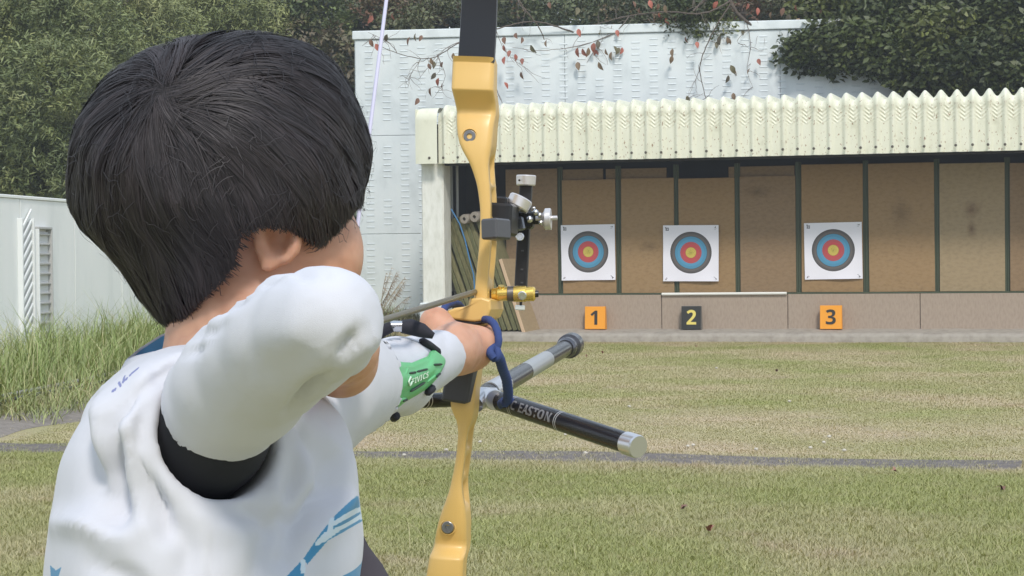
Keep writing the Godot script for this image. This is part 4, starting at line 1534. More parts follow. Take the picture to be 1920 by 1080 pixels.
func build_person() -> void:
	rng.seed = 5
	TG = az(-5.7)
	FR = az(84.3)
	HF = az(33.0)
	HR = az(123.0)
	HO = P(412, 410, 1.5)
	RS = P(400, 778, 1.35); RE = P(620, 602, 1.16); RW = P(640, 652, 1.40)
	LS = RS + TG * 0.30 + Vector3(0, 0.0, 0); LE = P(742, 706, 1.90); LW = P(846, 657, 2.08)
	NOCK = P(645, 623, 1.57)
	var foot := P(390, 1080, 1.47)
	foot.y = 0.0
	var who := thing("person", "young archer with black bowl-cut hair and white shirt drawing a yellow bow", "person", foot)
	var to := Transform3D(Basis.IDENTITY, -foot)
	var skin := StandardMaterial3D.new()
	skin.albedo_texture = noise_tex(0.02, 3, [[0.0, srgb(184, 132, 106)], [0.5, srgb(202, 152, 126)], [1.0, srgb(213, 164, 139)]], 101, 256)
	skin.uv1_triplanar = true
	skin.uv1_world_triplanar = true
	skin.uv1_scale = Vector3(6, 6, 6)
	skin.roughness = 0.5
	skin.subsurf_scatter_enabled = true
	skin.subsurf_scatter_strength = 0.12
	# ----- body: head, neck, trunk, arms, legs; hands on grids of their own -----
	var g := G.new()
	var axes := Basis(FR, Vector3.UP, -TG)
	var chest := P(386, 985, 1.44)
	var b := Soft.new()
	b.ell(chest + Vector3(0, -0.06, 0) + TG * 0.02, Vector3(0.070, 0.12, 0.100), axes, 0.02)
	b.ell(chest + Vector3(0, -0.26, 0), Vector3(0.078, 0.16, 0.12), axes, 0.03)
	b.cap(P(436, 540, 1.5), P(412, 740, 1.48), 0.043, 0.046, 0.02)
	b.cap(RS - (RE - RS) * 0.1, RE, 0.026, 0.018); b.cap(RE, RW, 0.018, 0.018)
	b.cap(LS, LE, 0.036, 0.027); b.cap(LE, LW, 0.026, 0.021)
	for s in [-1, 1]:
		var hip: Vector3 = chest + TG * (0.075 * s) + Vector3(0, -0.36, 0)
		var knee: Vector3 = hip + TG * (0.05 * s) + FR * 0.02
		knee.y = 0.42
		var ank: Vector3 = knee + TG * (0.04 * s) - FR * 0.02
		ank.y = 0.07
		b.cap(hip, knee, 0.072, 0.048); b.cap(knee, ank, 0.046, 0.032)
		b.cap(ank, ank + FR * 0.14 + Vector3(0, -0.03, 0), 0.034, 0.026)
	add_net(g, b.net(Vector3(-1.0, 0.0, -2.25), Vector3(-0.1, 1.40, -0.9), 0.014))
	# head
	var h := Soft.new()
	var hax := Basis(HR, Vector3.UP, -HF)
	h.ell(HO + Vector3(0, 0.042, 0) - HF * 0.000, Vector3(0.072, 0.080, 0.082), hax, 0.02)
	h.ell(HO + HF * 0.030 - Vector3(0, 0.040, 0), Vector3(0.064, 0.076, 0.066), hax, 0.03)
	for s in [-1.0, 1.0]:
		h.ell(HO + HF * 0.056 + HR * (0.041 * s) - Vector3(0, 0.026, 0), Vector3(0.037, 0.044, 0.040), hax, 0.03)
		h.cap(HO + HR * (0.052 * s) - HF * 0.0 - Vector3(0, 0.066, 0), HO + HF * 0.070 - Vector3(0, 0.098, 0), 0.018, 0.020, 0.025)
		h.ell(HO + HF * 0.092 + HR * (0.030 * s) + Vector3(0, 0.004, 0), Vector3(0.016, 0.010, 0.010), hax, 0.012, 1)
		h.cap(HO + HF * 0.092 + HR * (0.014 * s) + Vector3(0, 0.020, 0), HO + HF * 0.082 + HR * (0.046 * s) + Vector3(0, 0.020, 0), 0.006, 0.005, 0.014)
	h.cap(HO + HF * 0.090 + Vector3(0, 0.012, 0), HO + HF * 0.104 - Vector3(0, 0.026, 0), 0.008, 0.011, 0.014)
	for s in [-1.0, 1.0]:
		h.cap(HO + HF * 0.098 + HR * (0.009 * s) - Vector3(0, 0.031, 0), HO + HF * 0.094 + HR * (0.012 * s) - Vector3(0, 0.031, 0), 0.006, 0.005, 0.008)
	h.cap(HO + HF * 0.090 - HR * 0.020 - Vector3(0, 0.058, 0), HO + HF * 0.095 - Vector3(0, 0.055, 0), 0.005, 0.007, 0.008)
	h.cap(HO + HF * 0.090 + HR * 0.020 - Vector3(0, 0.058, 0), HO + HF * 0.095 - Vector3(0, 0.055, 0), 0.005, 0.007, 0.008)
	h.cap(HO + HF * 0.088 - HR * 0.018 - Vector3(0, 0.068, 0), HO + HF * 0.088 + HR * 0.018 - Vector3(0, 0.068, 0), 0.007, 0.007, 0.008)
	h.cap(HO + HF * 0.098 - HR * 0.022 - Vector3(0, 0.0625, 0), HO + HF * 0.098 + HR * 0.022 - Vector3(0, 0.0625, 0), 0.0022, 0.0022, 0.003, 1)
	h.cap(P(440, 520, 1.5), P(418, 690, 1.49), 0.044, 0.047, 0.02)
	for s in [-1.0, 1.0]:      # ears: shell, rim, hollow
		var e: Vector3 = HO + HR * (0.072 * s) + HF * 0.001 - Vector3(0, 0.013, 0)
		var eo: Vector3 = (HR * s * 0.80 - HF * 0.55).normalized()        # outward normal of the ear
		var ef: Vector3 = eo.cross(Vector3.UP).normalized()
		if ef.dot(HF) < 0.0:
			ef = -ef
		var eax := Basis(eo, Vector3.UP, eo.cross(Vector3.UP))
		h.ell(e + eo * 0.004, Vector3(0.007, 0.025, 0.015), eax, 0.008)
		for k in 9:
			var a0 := lerpf(-0.9, 3.4, k / 9.0)
			var a1 := lerpf(-0.9, 3.4, (k + 1) / 9.0)
			h.cap(e + eo * 0.010 + Vector3(0, sin(a0) * 0.023, 0) + ef * cos(a0) * 0.0135, e + eo * 0.010 + Vector3(0, sin(a1) * 0.023, 0) + ef * cos(a1) * 0.0135, 0.0042, 0.0042, 0.005)
		h.cap(e + eo * 0.010 - ef * 0.0145 + Vector3(0, 0.01, 0), e + eo * 0.008 - ef * 0.006 - Vector3(0, 0.022, 0), 0.0042, 0.0062, 0.006)
		h.ell(e + eo * 0.014 + ef * 0.003 - Vector3(0, 0.002, 0), Vector3(0.012, 0.012, 0.0085), eax, 0.005, 1)
		h.cap(e + ef * 0.015 + eo * 0.006 - Vector3(0, 0.004, 0), e + ef * 0.012 + eo * 0.010 - Vector3(0, 0.010, 0), 0.004, 0.004, 0.006)
	add_net(g, h.net(HO - Vector3(0.14, 0.20, 0.14), HO + Vector3(0.14, 0.14, 0.14), 0.0036))
	hands(g)
	part("body", g.mesh(), skin, who, to)
	# eyes
	for s in [-1.0, 1.0]:
		var eye := G.new()
		var c: Vector3 = HO + HF * 0.078 + HR * (0.030 * s) + Vector3(0, 0.003, 0)
		eye.lathe(c - HF * 0.0105, HF, arc_stations(0.0105, 10), 16)
		var em := part("eye", eye.mesh(), plain(srgb(228, 224, 220), 0.2), who, to)
		var iris := G.new()
		iris.lathe(c + HF * 0.0088, HF, [Vector2(0, 0.0055), Vector2(0.0016, 0.0048), Vector2(0.0022, 0.0)], 16)
		part("iris", iris.mesh(), plain(srgb(40, 26, 20), 0.15), em)
	build_hair(who, to)
	build_clothes(who, to, chest, axes)
	build_armguard(who, to)

func arc_stations(r: float, n: int) -> Array:
	var st := []
	for i in n + 1:
		var a := PI * i / n
		st.append(Vector2(r - r * cos(a), r * sin(a)))
	return st

func finger(s: Soft, pts: Array, r0: float, r1: float) -> void:
	for i in pts.size() - 1:
		s.cap(pts[i], pts[i + 1], lerpf(r0, r1, float(i) / (pts.size() - 1)), lerpf(r0, r1, float(i + 1) / (pts.size() - 1)), 0.005)

func hands(g: G) -> void:
	# bow hand: heel of the palm pushes the grip, thumb runs forward on the right, fingers fold round on the left
	var s := Soft.new()
	s.cap(LW - (LW - LE).normalized() * 0.03, LW + (LW - LE).normalized() * 0.02, 0.023, 0.026, 0.02)
	var heel := P(860, 656, 2.125)
	var thenar := P(888, 655, 2.13)
	var knuck := P(814, 612, 2.15)
	s.cap(LW, heel, 0.0245, 0.0235, 0.015)
	s.cap(heel, thenar, 0.0230, 0.0190, 0.015)
	s.cap(heel, P(816, 607, 2.14), 0.0220, 0.0155, 0.010)
	s.cap(P(818, 604, 2.14), P(826, 610, 2.18), 0.0155, 0.012, 0.010)
	s.cap(thenar, P(905, 644, 2.13), 0.0185, 0.0165, 0.012)
	s.cap(P(846, 656, 2.12), P(880, 648, 2.125), 0.0190, 0.0170, 0.015)
	finger(s, [thenar, P(912, 638, 2.15), P(920, 626, 2.185), P(922, 618, 2.215)], 0.0155, 0.0075)
	for i in 4:
		var base := knuck.lerp(P(826, 668, 2.14), i / 3.0)
		finger(s, [base, base + TG * 0.028 - CD(0.006, 0, 0), base + TG * 0.046 + CD(0.012, -0.004, 0), base + TG * 0.044 + CD(0.030 - 0.004 * i, -0.008, 0)], 0.0092 - 0.0006 * i, 0.0068)
		s.cap(base, heel, 0.010, 0.016, 0.010)
	add_net(g, s.net(Vector3.ONE * -0.10 + P(866, 634, 2.14), Vector3.ONE * 0.10 + P(866, 634, 2.14), 0.0034))
	# string hand under the jaw: three fingers hooked on the string, thumb and little finger tucked in
	var q := Soft.new()
	var palm := P(640, 678, 1.455)
	q.cap(RW + (RE - RW).normalized() * 0.02, RW, 0.021, 0.022, 0.02)
	q.cap(RW, palm, 0.023, 0.024, 0.02)
	q.cap(P(654, 660, 1.47), P(650, 694, 1.47), 0.017, 0.014, 0.02)
	q.cap(palm, P(626, 694, 1.46), 0.018, 0.013, 0.015)
	for i in 3:
		var y := 633 + i * 24
		var k0 := P(676 - i * 3, y + 12, 1.492)
		q.cap(palm, k0, 0.018, 0.010, 0.012)
		finger(q, [k0, P(675 - i * 4, y + 4, 1.530), P(656, y + 2, 1.556), P(640, y + 6, 1.540)], 0.0088, 0.0068)
	var p0 := P(666, 702, 1.49)
	q.cap(palm, p0, 0.016, 0.010, 0.010)
	finger(q, [p0, P(660, 708, 1.515), P(640, 708, 1.52), P(636, 704, 1.500)], 0.0082, 0.0062)
	finger(q, [P(645, 668, 1.45), P(622, 676, 1.47), P(606, 690, 1.49)], 0.0115, 0.0075)
	for gl in [[[622, 703], [655, 694], [690, 672]], [[634, 728], [664, 716], [688, 700]]]:
		var gpts := []
		for c in gl:
			var d := (P(c[0], c[1], 1.45) - cam_xf.origin).normalized()
			gpts.append(q.hit(cam_xf.origin, d, 1.2, 1.8))
		for k in 2:
			if gpts[k].distance_to(gpts[k + 1]) < 0.06:
				q.cap(gpts[k], gpts[k + 1], 0.0014, 0.0014, 0.004, 1)
	add_net(g, q.net(palm - Vector3.ONE * 0.09, palm + Vector3.ONE * 0.09, 0.0034))

# ---------- hair ----------
var hx: Vector3; var hz: Vector3; var hc: Vector3
const HAIR_ROWS := [      # photo row, left edge, right edge of the mass of hair
	[62, 445, 455], [66, 400, 492], [73, 360, 535], [85, 318, 575], [102, 270, 606], [130, 228, 636], [160, 198, 655], [200, 172, 674], [240, 152, 685], [290, 138, 691], [335, 135, 689], [390, 145, 684], [430, 162, 668], [470, 198, 650], [500, 225, 632], [530, 246, 612], [560, 264, 584], [590, 288, 545], [612, 306, 520], [640, 318, 505]]

func hair_ring(row: float) -> Vector2:
	for i in HAIR_ROWS.size() - 1:
		if row <= HAIR_ROWS[i + 1][0]:
			var t: float = (row - HAIR_ROWS[i][0]) / float(HAIR_ROWS[i + 1][0] - HAIR_ROWS[i][0])
			return Vector2(lerpf(HAIR_ROWS[i][1], HAIR_ROWS[i + 1][1], t), lerpf(HAIR_ROWS[i][2], HAIR_ROWS[i + 1][2], t))
	return Vector2(318, 505)

func hair_pt(row: float, phi: float, out := 0.0) -> Vector3:      # point of the hair's outside; rows are measured at the head's depth
	var e := hair_ring(row)
	var m := 1.5 / FOC
	var xc := ((e.x + e.y) * 0.5 - 412.0) * m
	var a := (e.y - e.x) * 0.5 * m
	var bq := a * 0.97
	var y := (410.0 - row) * m
	var tuftk := 1.0 + 0.012 * sin(phi * 5.0 + row * 0.03) + 0.010 * sin(phi * 9.0 - row * 0.021 + 1.3)
	var p := hc + hx * (xc + a * tuftk * cos(phi)) + hz * (bq * tuftk * sin(phi)) + Vector3(0, y, 0)
	if out != 0.0:
		var c := hc + hx * (xc * 0.4) + Vector3(0, clampf(y, -0.06, 0.06) * 0.6, 0)
		p += (p - c).normalized() * out
	return p

func hair_edge(phi: float) -> float:         # lower edge of the hair by angle: 0 right of the picture, 90 towards the viewer
	var d := fposmod(rad_to_deg(phi), 360.0)
	var tab := [[0, 392], [14, 398], [22, 430], [30, 468], [38, 462], [46, 444], [56, 432], [66, 430], [74, 442], [80, 500], [88, 530], [98, 560], [112, 592], [130, 612], [150, 612], [180, 606], [205, 600], [225, 590], [240, 540], [252, 440], [268, 432], [282, 440], [294, 466], [304, 440], [320, 392], [340, 380], [360, 392]]
	for i in tab.size() - 1:
		if d <= tab[i + 1][0]:
			return lerpf(tab[i][1], tab[i + 1][1], (d - tab[i][0]) / float(tab[i + 1][0] - tab[i][0]))
	return 392.0

func build_hair(who: Node3D, to: Transform3D) -> void:
	hc = P(412, 410, 1.5)
	hx = CD(1, 0, 0); hx.y = 0; hx = hx.normalized()
	hz = CD(0, 0, 1); hz.y = 0; hz = hz.normalized()
	var lockn := FastNoiseLite.new()
	lockn.seed = 9
	lockn.frequency = 1.0
	# under-layer: the solid mass
	var cap := G.new()
	var rows := 46
	var cols := 96
	var pts := PackedVector3Array()
	for r in rows + 2:
		for c in cols:
			var phi := TAU * c / cols
			var t := minf(1.0, float(r) / rows)
			var row := lerpf(62.0, hair_edge(phi) - 15.0, pow(t, 1.35))
			var inset := -0.0045 + 0.002 * lockn.get_noise_2d(cos(phi) * 9.0 + t * 3.0, sin(phi) * 9.0)
			if r > rows:
				inset = -0.020
			elif t > 0.8:
				inset -= 0.004 * (t - 0.8) / 0.2
			pts.append(hair_pt(row, phi, inset))
	cap.grid(pts, rows + 2, cols, true, false)
	var dark := plain(srgb(42, 38, 40), 0.75)
	dark.cull_mode = BaseMaterial3D.CULL_DISABLED
	var hair := part("hair", cap.mesh(), dark, who, to)
	# locks: thin ribbons combed away from the whorl and downwards
	var whorl := hair_pt(186, deg_to_rad(108), 0.0)
	var mats := []
	for c in [srgb(49, 44, 47), srgb(42, 38, 41), srgb(58, 52, 55)]:
		var m := plain(c, 0.55, 0.0, 0.45)
		m.cull_mode = BaseMaterial3D.CULL_DISABLED
		mats.append(m)
	var gs := [G.new(), G.new(), G.new()]
	var total := 13000
	for i in total:
		var phi := rv(0, TAU)
		if rng.randf() < 0.45:
			phi = rv(-0.3, PI + 0.5)
		var t := pow(rng.randf(), 0.75)
		var edge := hair_edge(phi)
		var row := lerpf(64.0, edge, t * 0.97)
		var steps := 8
		var seg := rv(0.0055, 0.011)
		var lift := rv(-0.0022, 0.0012)
		var w := rv(0.0002, 0.00045)
		if t > 0.86:
			seg *= 0.5
		var lock := lockn.get_noise_2d(cos(phi) * 6.0 + 20.0, sin(phi) * 6.0 + row * 0.012)
		lift += lock * 0.0012
		var line := PackedVector3Array()
		var nrm := PackedVector3Array()
		var wig := rv(-0.35, 0.35)
		for s in steps:
			var tip := float(s) / (steps - 1)
			var p := hair_pt(row, phi, lift - 0.003 * pow(absf(tip - 0.35) * 1.5, 2.0))
			line.append(p)
			var e1 := hair_pt(row, phi + 0.02) - hair_pt(row, phi - 0.02)
			var e2 := hair_pt(row + 2.0, phi) - hair_pt(row - 2.0, phi)
			var n := e1.cross(e2)
			if n.dot(p - hc) < 0.0:
				n = -n
			n = n.normalized()
			nrm.append(n)
			var away := p - whorl
			away -= n * away.dot(n)
			var dist := away.length()
			away = away.normalized()
			var swirl := n.cross(away)
			var down := Vector3.DOWN - n * (-n.y)
			var dir := (away * 1.0 + swirl * 0.55 * exp(-dist / 0.05) + down.normalized() * clampf(dist * 9.0 - 0.25, 0.0, 3.0) + e1.normalized() * (wig * 0.4 + lock * 0.5)).normalized()
			# step in ring coordinates
			var du := dir.dot(e1.normalized()) * seg / maxf(e1.length() / 0.04, 0.004)
			var dr := dir.dot(e2.normalized()) * seg / maxf(e2.length() / 4.0, 0.00005)
			phi += clampf(du, -0.3, 0.3)
			row += clampf(dr, -26.0, 26.0)
			row = maxf(row, 63.0)
			if row > hair_edge(phi) + 5.0:
				break
		if line.size() < 3:
			continue
		var g: G = gs[rng.randi() % 3]
		ribbon(g, line, nrm, w, rv(-0.25, 0.25))
	for lk in 900:
		var phi := rv(0, TAU)
		if rng.randf() < 0.5:
			phi = rv(-0.3, PI + 0.5)
		var row := lerpf(70.0, hair_edge(phi), pow(rng.randf(), 0.8) * 0.94)
		var seg := rv(0.0065, 0.0125)
		var dg := rad_to_deg(fposmod(phi, TAU))
		var stop := hair_edge(phi) + (rv(-18.0, 1.0) if dg > 40.0 and dg < 80.0 else rv(-18.0, 8.0))
		var jit := rv(-12.0, 3.0)
		var gp := PackedVector2Array()
		var gn := PackedVector3Array()
		var bend := rv(-0.45, 0.45)
		for st in 10:
			gp.append(Vector2(phi, row))
			var p := hair_pt(row, phi)
			var e1 := hair_pt(row, phi + 0.02) - hair_pt(row, phi - 0.02)
			var e2 := hair_pt(row + 2.0, phi) - hair_pt(row - 2.0, phi)
			var n := e1.cross(e2)
			if n.dot(p - hc) < 0.0:
				n = -n
			n = n.normalized()
			gn.append(n)
			var away := p - whorl
			away -= n * away.dot(n)
			var dist := away.length()
			away = away.normalized()
			var down := (Vector3.DOWN - n * (-n.y)).normalized()
			var dir := (away + n.cross(away) * 0.55 * exp(-dist / 0.05) + down * clampf(dist * 9.0 - 0.25, 0.0, 3.0) + e1.normalized() * bend * (0.4 + 0.12 * st)).normalized()
			phi += clampf(dir.dot(e1.normalized()) * seg / maxf(e1.length() / 0.04, 0.004), -0.3, 0.3)
			row = maxf(row + clampf(dir.dot(e2.normalized()) * seg / maxf(e2.length() / 4.0, 0.00005), -26.0, 26.0), 63.0)
			if row > minf(stop, hair_edge(phi) + jit):
				break
		var m := gp.size()
		if m < 4:
			continue
		var lift := rv(-0.0012, 0.0030)
		var width := rv(0.004, 0.009)
		var tone := rng.randi() % 3
		var e := hair_ring(gp[0].y)
		var ra := maxf((e.y - e.x) * 0.5 * 1.5 / FOC, 0.025)
		for k in 52:
			var ox := rng.randfn(0.0, 0.5) * width
			var oy := rng.randfn(0.0, 0.6) * width
			var line := PackedVector3Array()
			var nrm := PackedVector3Array()
			var last := m - (rng.randi() % 2)
			var l2 := lift + rv(-0.0007, 0.0007)
			for st in range(rng.randi() % 2, last):
				var tip := float(st) / (m - 1)
				var f := 1.0 - 0.80 * pow(tip, 1.1)
				var rr := maxf(gp[st].y + oy * f * FOC / 1.5, 63.0)
				var ph := gp[st].x + ox * f / ra
				if rr > hair_edge(ph) + 5.0:
					break
				line.append(hair_pt(rr, ph, l2 * sin(PI * (0.12 + 0.8 * tip)) - 0.0012 + 0.0012 * tip * absf(bend)))
				nrm.append(gn[st])
			if line.size() > 2:
				ribbon(gs[tone if k % 4 else rng.randi() % 3], line, nrm, rv(0.00016, 0.00038), rv(-0.2, 0.2))
	for k in 3:
		var m := part("strands", gs[k].mesh(), mats[k], hair)
		m.set_meta("kind", "stuff")
	# loose flyaway hairs round the outline and the nape
	var fly := G.new()
	for i in 4200:          # fine short hairs that soften the lower edge
		var phi := rv(0, TAU)
		var row := hair_edge(phi) - rv(2.0, 26.0)
		var line := PackedVector3Array()
		var nrm := PackedVector3Array()
		var dp := rv(-0.025, 0.012)
		var ln := rv(1.6, 3.6)
		for q in 5:
			line.append(hair_pt(row + q * ln, phi + dp * q, -0.0015 - 0.0009 * q))
			nrm.append((line[q] - hc).normalized())
		ribbon(fly, line, nrm, rv(0.0002, 0.0004), 0.0)
	for i in 900:
		var phi := rv(0, TAU)
		var row := lerpf(66.0, hair_edge(phi) - 4.0, rng.randf())
		var line := PackedVector3Array()
		var nrm := PackedVector3Array()
		var dp := rv(-0.05, 0.05)
		var up := rv(0.002, 0.008)
		for s in 6:
			line.append(hair_pt(minf(row + s * rv(5, 9), hair_edge(phi) + 8.0), phi + dp * s, -0.002 + up * sin(s / 5.0 * 2.2)))
			nrm.append((line[s] - hc).normalized())
		ribbon(fly, line, nrm, 0.00028, 0.0)
	var fm := part("flyaway_hairs", fly.mesh(), mats[1], hair)
	fm.set_meta("kind", "stuff")

func ribbon(g: G, line: PackedVector3Array, nrm: PackedVector3Array, w: float, roll: float) -> void:
	var m := line.size()
	var base := g.v.size()
	for s in m:
		var d := line[mini(s + 1, m - 1)] - line[maxi(s - 1, 0)]
		if d.length_squared() < 1e-14:
			d = Vector3.DOWN
		d = d.normalized()
		var side := d.cross(nrm[s]).normalized()
		var n := (nrm[s] + side * roll).normalized()
		side = d.cross(n).normalized()
		var ww := w * (0.25 + 0.75 * sin(PI * clampf(0.12 + 0.80 * float(s) / (m - 1), 0.0, 1.0)))
		g.put(line[s] - side * ww, (n - side * 0.2).normalized())
		g.put(line[s] + side * ww, (n + side * 0.2).normalized())
	for s in m - 1:
		var k := base + s * 2
		g.ix.append_array(PackedInt32Array([k, k + 2, k + 1, k + 1, k + 2, k + 3]))

# ---------- clothes ----------
func build_clothes(who: Node3D, to: Transform3D, chest: Vector3, axes: Basis) -> void:
	var cloth := StandardMaterial3D.new()
	cloth.albedo_color = srgb(200, 201, 209)
	cloth.roughness = 0.85
	cloth.rim_enabled = true
	cloth.rim = 0.25
	cloth.cull_mode = BaseMaterial3D.CULL_DISABLED
	var weave := noise_tex(0.25, 2, [[0.0, Color.BLACK], [1.0, Color.WHITE]], 130, 256)
	cloth.uv1_triplanar = true
	cloth.uv1_scale = Vector3(24, 24, 24)
	cloth.heightmap_enabled = true
	cloth.heightmap_texture = weave
	cloth.heightmap_scale = 0.02
	# T-shirt
	var s := Soft.new()
	s.ell(P(384, 1075, 1.44), Vector3(0.098, 0.130, 0.150), axes, 0.03)
	s.ell(P(384, 1075, 1.44) + Vector3(0, -0.18, 0), Vector3(0.098, 0.22, 0.150), axes, 0.05)
	s.cap(P(300, 820, 1.36), P(285, 808, 1.58), 0.048, 0.048, 0.03)
	s.cap(P(236, 905, 1.41), P(232, 1090, 1.42), 0.046, 0.052, 0.03)
	s.cap(P(318, 720, 1.49), P(292, 800, 1.47), 0.022, 0.048, 0.03)
	s.cap(P(392, 752, 1.48), P(410, 800, 1.44), 0.028, 0.048, 0.03)
	s.cap(P(372, 822, 1.41), P(408, 806, 1.34), 0.064, 0.056, 0.03)
	s.cap(P(430, 945, 1.40), P(450, 1080, 1.40), 0.072, 0.08, 0.04)
	s.cap(P(550, 845, 1.46), P(545, 980, 1.45), 0.042, 0.044, 0.04)
	s.cap(LS - TG * 0.03, LS.lerp(LE, 0.34), 0.054, 0.049, 0.03)
	s.cap(P(545, 800, 1.52), P(540, 800, 1.62), 0.035, 0.045, 0.03)
	var ad := (RE - RS).normalized()
	# openings: arm holes, neck, hem
	var hole := s.kind.size()
	s.cap(RS - ad * 0.07 + CD(0.000, -0.018, 0), RS + ad * 0.12 + CD(0.000, -0.020, 0), 0.0375, 0.048, 0.005, 1)
	s.half(RS + ad * 0.006, ad + CD(0.12, 0.10, 0), 0.004)
	var ld := (LE - LS).normalized()
	s.cap(LS + ld * 0.07, LS + ld * 0.25, 0.044, 0.060, 0.006, 1)
	var nb := P(350, 672, 1.5)
	s.cap(nb + Vector3(0, -0.03, 0), nb + Vector3(0, 0.12, 0) + CD(0.02, 0, 0), 0.052, 0.085, 0.006, 1)
	s.half(Vector3(0, 0.70, 0), Vector3.DOWN)
	var f := Folds.new(-TG + CD(0.25, 0.1, 0))
	var D := 1.37
	for q in [
		[[[330, 700], [262, 745], [222, 800], [228, 880], [250, 950]], -0.0060, 0.010],
		[[[300, 720], [250, 790], [262, 880], [290, 980]], 0.0040, 0.012],
		[[[285, 770], [270, 850], [284, 910], [322, 975]], -0.0050, 0.010],
		[[[149, 741], [171, 758], [171, 824], [188, 913], [227, 963]], -0.0050, 0.010],
		[[[180, 735], [200, 800], [215, 900]], 0.0045, 0.013],
		[[[235, 835], [221, 902], [238, 969]], -0.0045, 0.009],
		[[[310, 840], [308, 910], [330, 990]], -0.0040, 0.009],
		[[[110, 980], [180, 980], [250, 1000]], 0.0040, 0.012],
		[[[490, 860], [482, 891], [471, 950], [505, 975]], -0.0050, 0.009],
		[[[545, 835], [545, 900], [540, 955]], -0.0040, 0.010],
		[[[560, 790], [615, 865], [621, 915], [560, 980], [540, 1040]], -0.0060, 0.010],
		[[[585, 780], [640, 870], [645, 940], [600, 1000]], 0.0045, 0.013],
		[[[515, 830], [510, 900], [525, 940]], 0.0040, 0.010],
		[[[400, 960], [460, 1010], [470, 1080]], 0.0035, 0.016],
		[[[530, 970], [500, 1010], [480, 1080]], -0.0035, 0.012],
		[[[300, 690], [330, 740], [335, 800]], -0.0030, 0.008],
		[[[410, 975], [410, 1120]], -0.0014, 0.0035],
		[[[345, 950], [370, 1020], [360, 1090]], -0.0035, 0.014],
		[[[200, 1050], [260, 1075], [300, 1110]], -0.0040, 0.012],
	]:
		f.add(pp(q[0], D), q[1] * 1.9, q[2] * 0.85)
		f.add(pp(q[0], D), q[1] * 0.6, q[2] * 0.48)
	var rumple := FastNoiseLite.new()
	rumple.seed = 44
	rumple.frequency = 9.0
	var uvf := func(p: Vector3) -> Vector2:
		var q: Vector3 = p - chest
		return Vector2(q.dot(FR) / 0.5 + 0.5, 0.5 - q.y / 0.5)
	var shape := func(p: Vector3, n: Vector3) -> float:
		var fade := smoothstep(0.002, 0.022, absf(s.one(hole, p)))
		return (f.at(p, n) + 0.0020 * rumple.get_noise_3d(p.x, p.y * 0.6, p.z)) * fade
	var g := G.new()
	add_net(g, s.net(Vector3(-0.86, 0.66, -1.80), Vector3(-0.30, 1.36, -1.06), 0.0047), shape, uvf, 2)
	var shirt_mat := cloth.duplicate()
	shirt_mat.albedo_color = Color.WHITE
	shirt_mat.heightmap_enabled = false
	shirt_mat.uv1_triplanar = false
	shirt_mat.uv1_scale = Vector3.ONE
	shirt_mat.albedo_texture = shirt_print(chest)
	var shirt := part("t_shirt", g.mesh(), shirt_mat, who, to)
	# collar: a rolled band with blue lining
	var col := G.new()
	var lin := G.new()
	var ring := PackedVector3Array()
	var ring2 := PackedVector3Array()
	var ca := [[330, 664, 1.455], [290, 667, 1.465], [256, 675, 1.49], [238, 681, 1.525], [262, 661, 1.555], [303, 635, 1.57], [350, 620, 1.575], [420, 640, 1.56], [470, 680, 1.52], [455, 700, 1.47], [400, 685, 1.445], [355, 664, 1.45]]
	var cv := Curve3D.new()
	for q in ca + [ca[0]]:
		cv.add_point(P(q[0], q[1], q[2]))
	var nC := cv.point_count
	for i in nC:
		var a: Vector3 = cv.get_point_position((i - 1 + nC - 1) % (nC - 1))
		var b2: Vector3 = cv.get_point_position((i + 1) % (nC - 1))
		cv.set_point_in(i, (a - b2) * 0.16)
		cv.set_point_out(i, (b2 - a) * 0.16)
	var mid := P(360, 660, 1.5)
	var L := cv.get_baked_length()
	var nseg := 64
	for j in 7:
		for i in nseg:
			var c := cv.sample_baked(L * i / nseg)
			var o := (c - mid); o.y = 0; o = o.normalized()
			var a2 := PI * j / 6.0
			ring.append(c + o * (0.0022 * cos(a2) + 0.010 * (1.0 - sin(a2)) * (1.0 if j < 3 else 0.0)) + Vector3(0, 0.0035 * sin(a2) - 0.014 * (1.0 - sin(a2)), 0))
	col.grid(ring, 7, nseg, true, false)
	part("collar", col.mesh(), cloth, shirt)
	for j in 4:
		for i in nseg:
			var c := cv.sample_baked(L * i / nseg)
			var o := (mid - c); o.y = 0; o = o.normalized()
			ring2.append(c + o * (0.0024 + 0.005 * j) + Vector3(0, 0.0022 - 0.010 * j, 0))
	lin.grid(ring2, 4, nseg, true, false)
	var blue := plain(srgb(104, 168, 216), 0.85)
	blue.cull_mode = BaseMaterial3D.CULL_DISABLED
	part("collar_lining", lin.mesh(), blue, shirt)
	# black undershirt sleeve
	var u := Soft.new()
	u.cap(RS - ad * 0.07 + CD(0.000, -0.018, 0), RS - ad * 0.006 + CD(0.000, -0.016, 0), 0.0395, 0.0382, 0.01)
	u.cap(RS - ad * 0.01 + CD(0.0, -0.005, 0), RS + ad * 0.03, 0.0410, 0.0385, 0.01)
	u.half(RS + ad * 0.035, ad)
	g = G.new()
	add_net(g, u.net(RS - Vector3.ONE * 0.13, RS + Vector3.ONE * 0.13, 0.005))
	part("undershirt_sleeve", g.mesh(), plain(srgb(30, 31, 38), 0.85), who, to)
	# white arm sleeves
	arm_right = Soft.new()
	var chain := [[400, 776, 1.35, 0.0426], [455, 716, 1.30, 0.0424], [503, 668, 1.26, 0.0410], [546, 636, 1.22, 0.0388], [592, 610, 1.18, 0.0325], [620, 602, 1.16, 0.0290]]
	for i in chain.size() - 1:
		arm_right.cap(P(chain[i][0], chain[i][1], chain[i][2]), P(chain[i + 1][0], chain[i + 1][1], chain[i + 1][2]), chain[i][3], chain[i + 1][3], 0.010)
	arm_right.cap(RE, RW, 0.0285, 0.0225, 0.012)
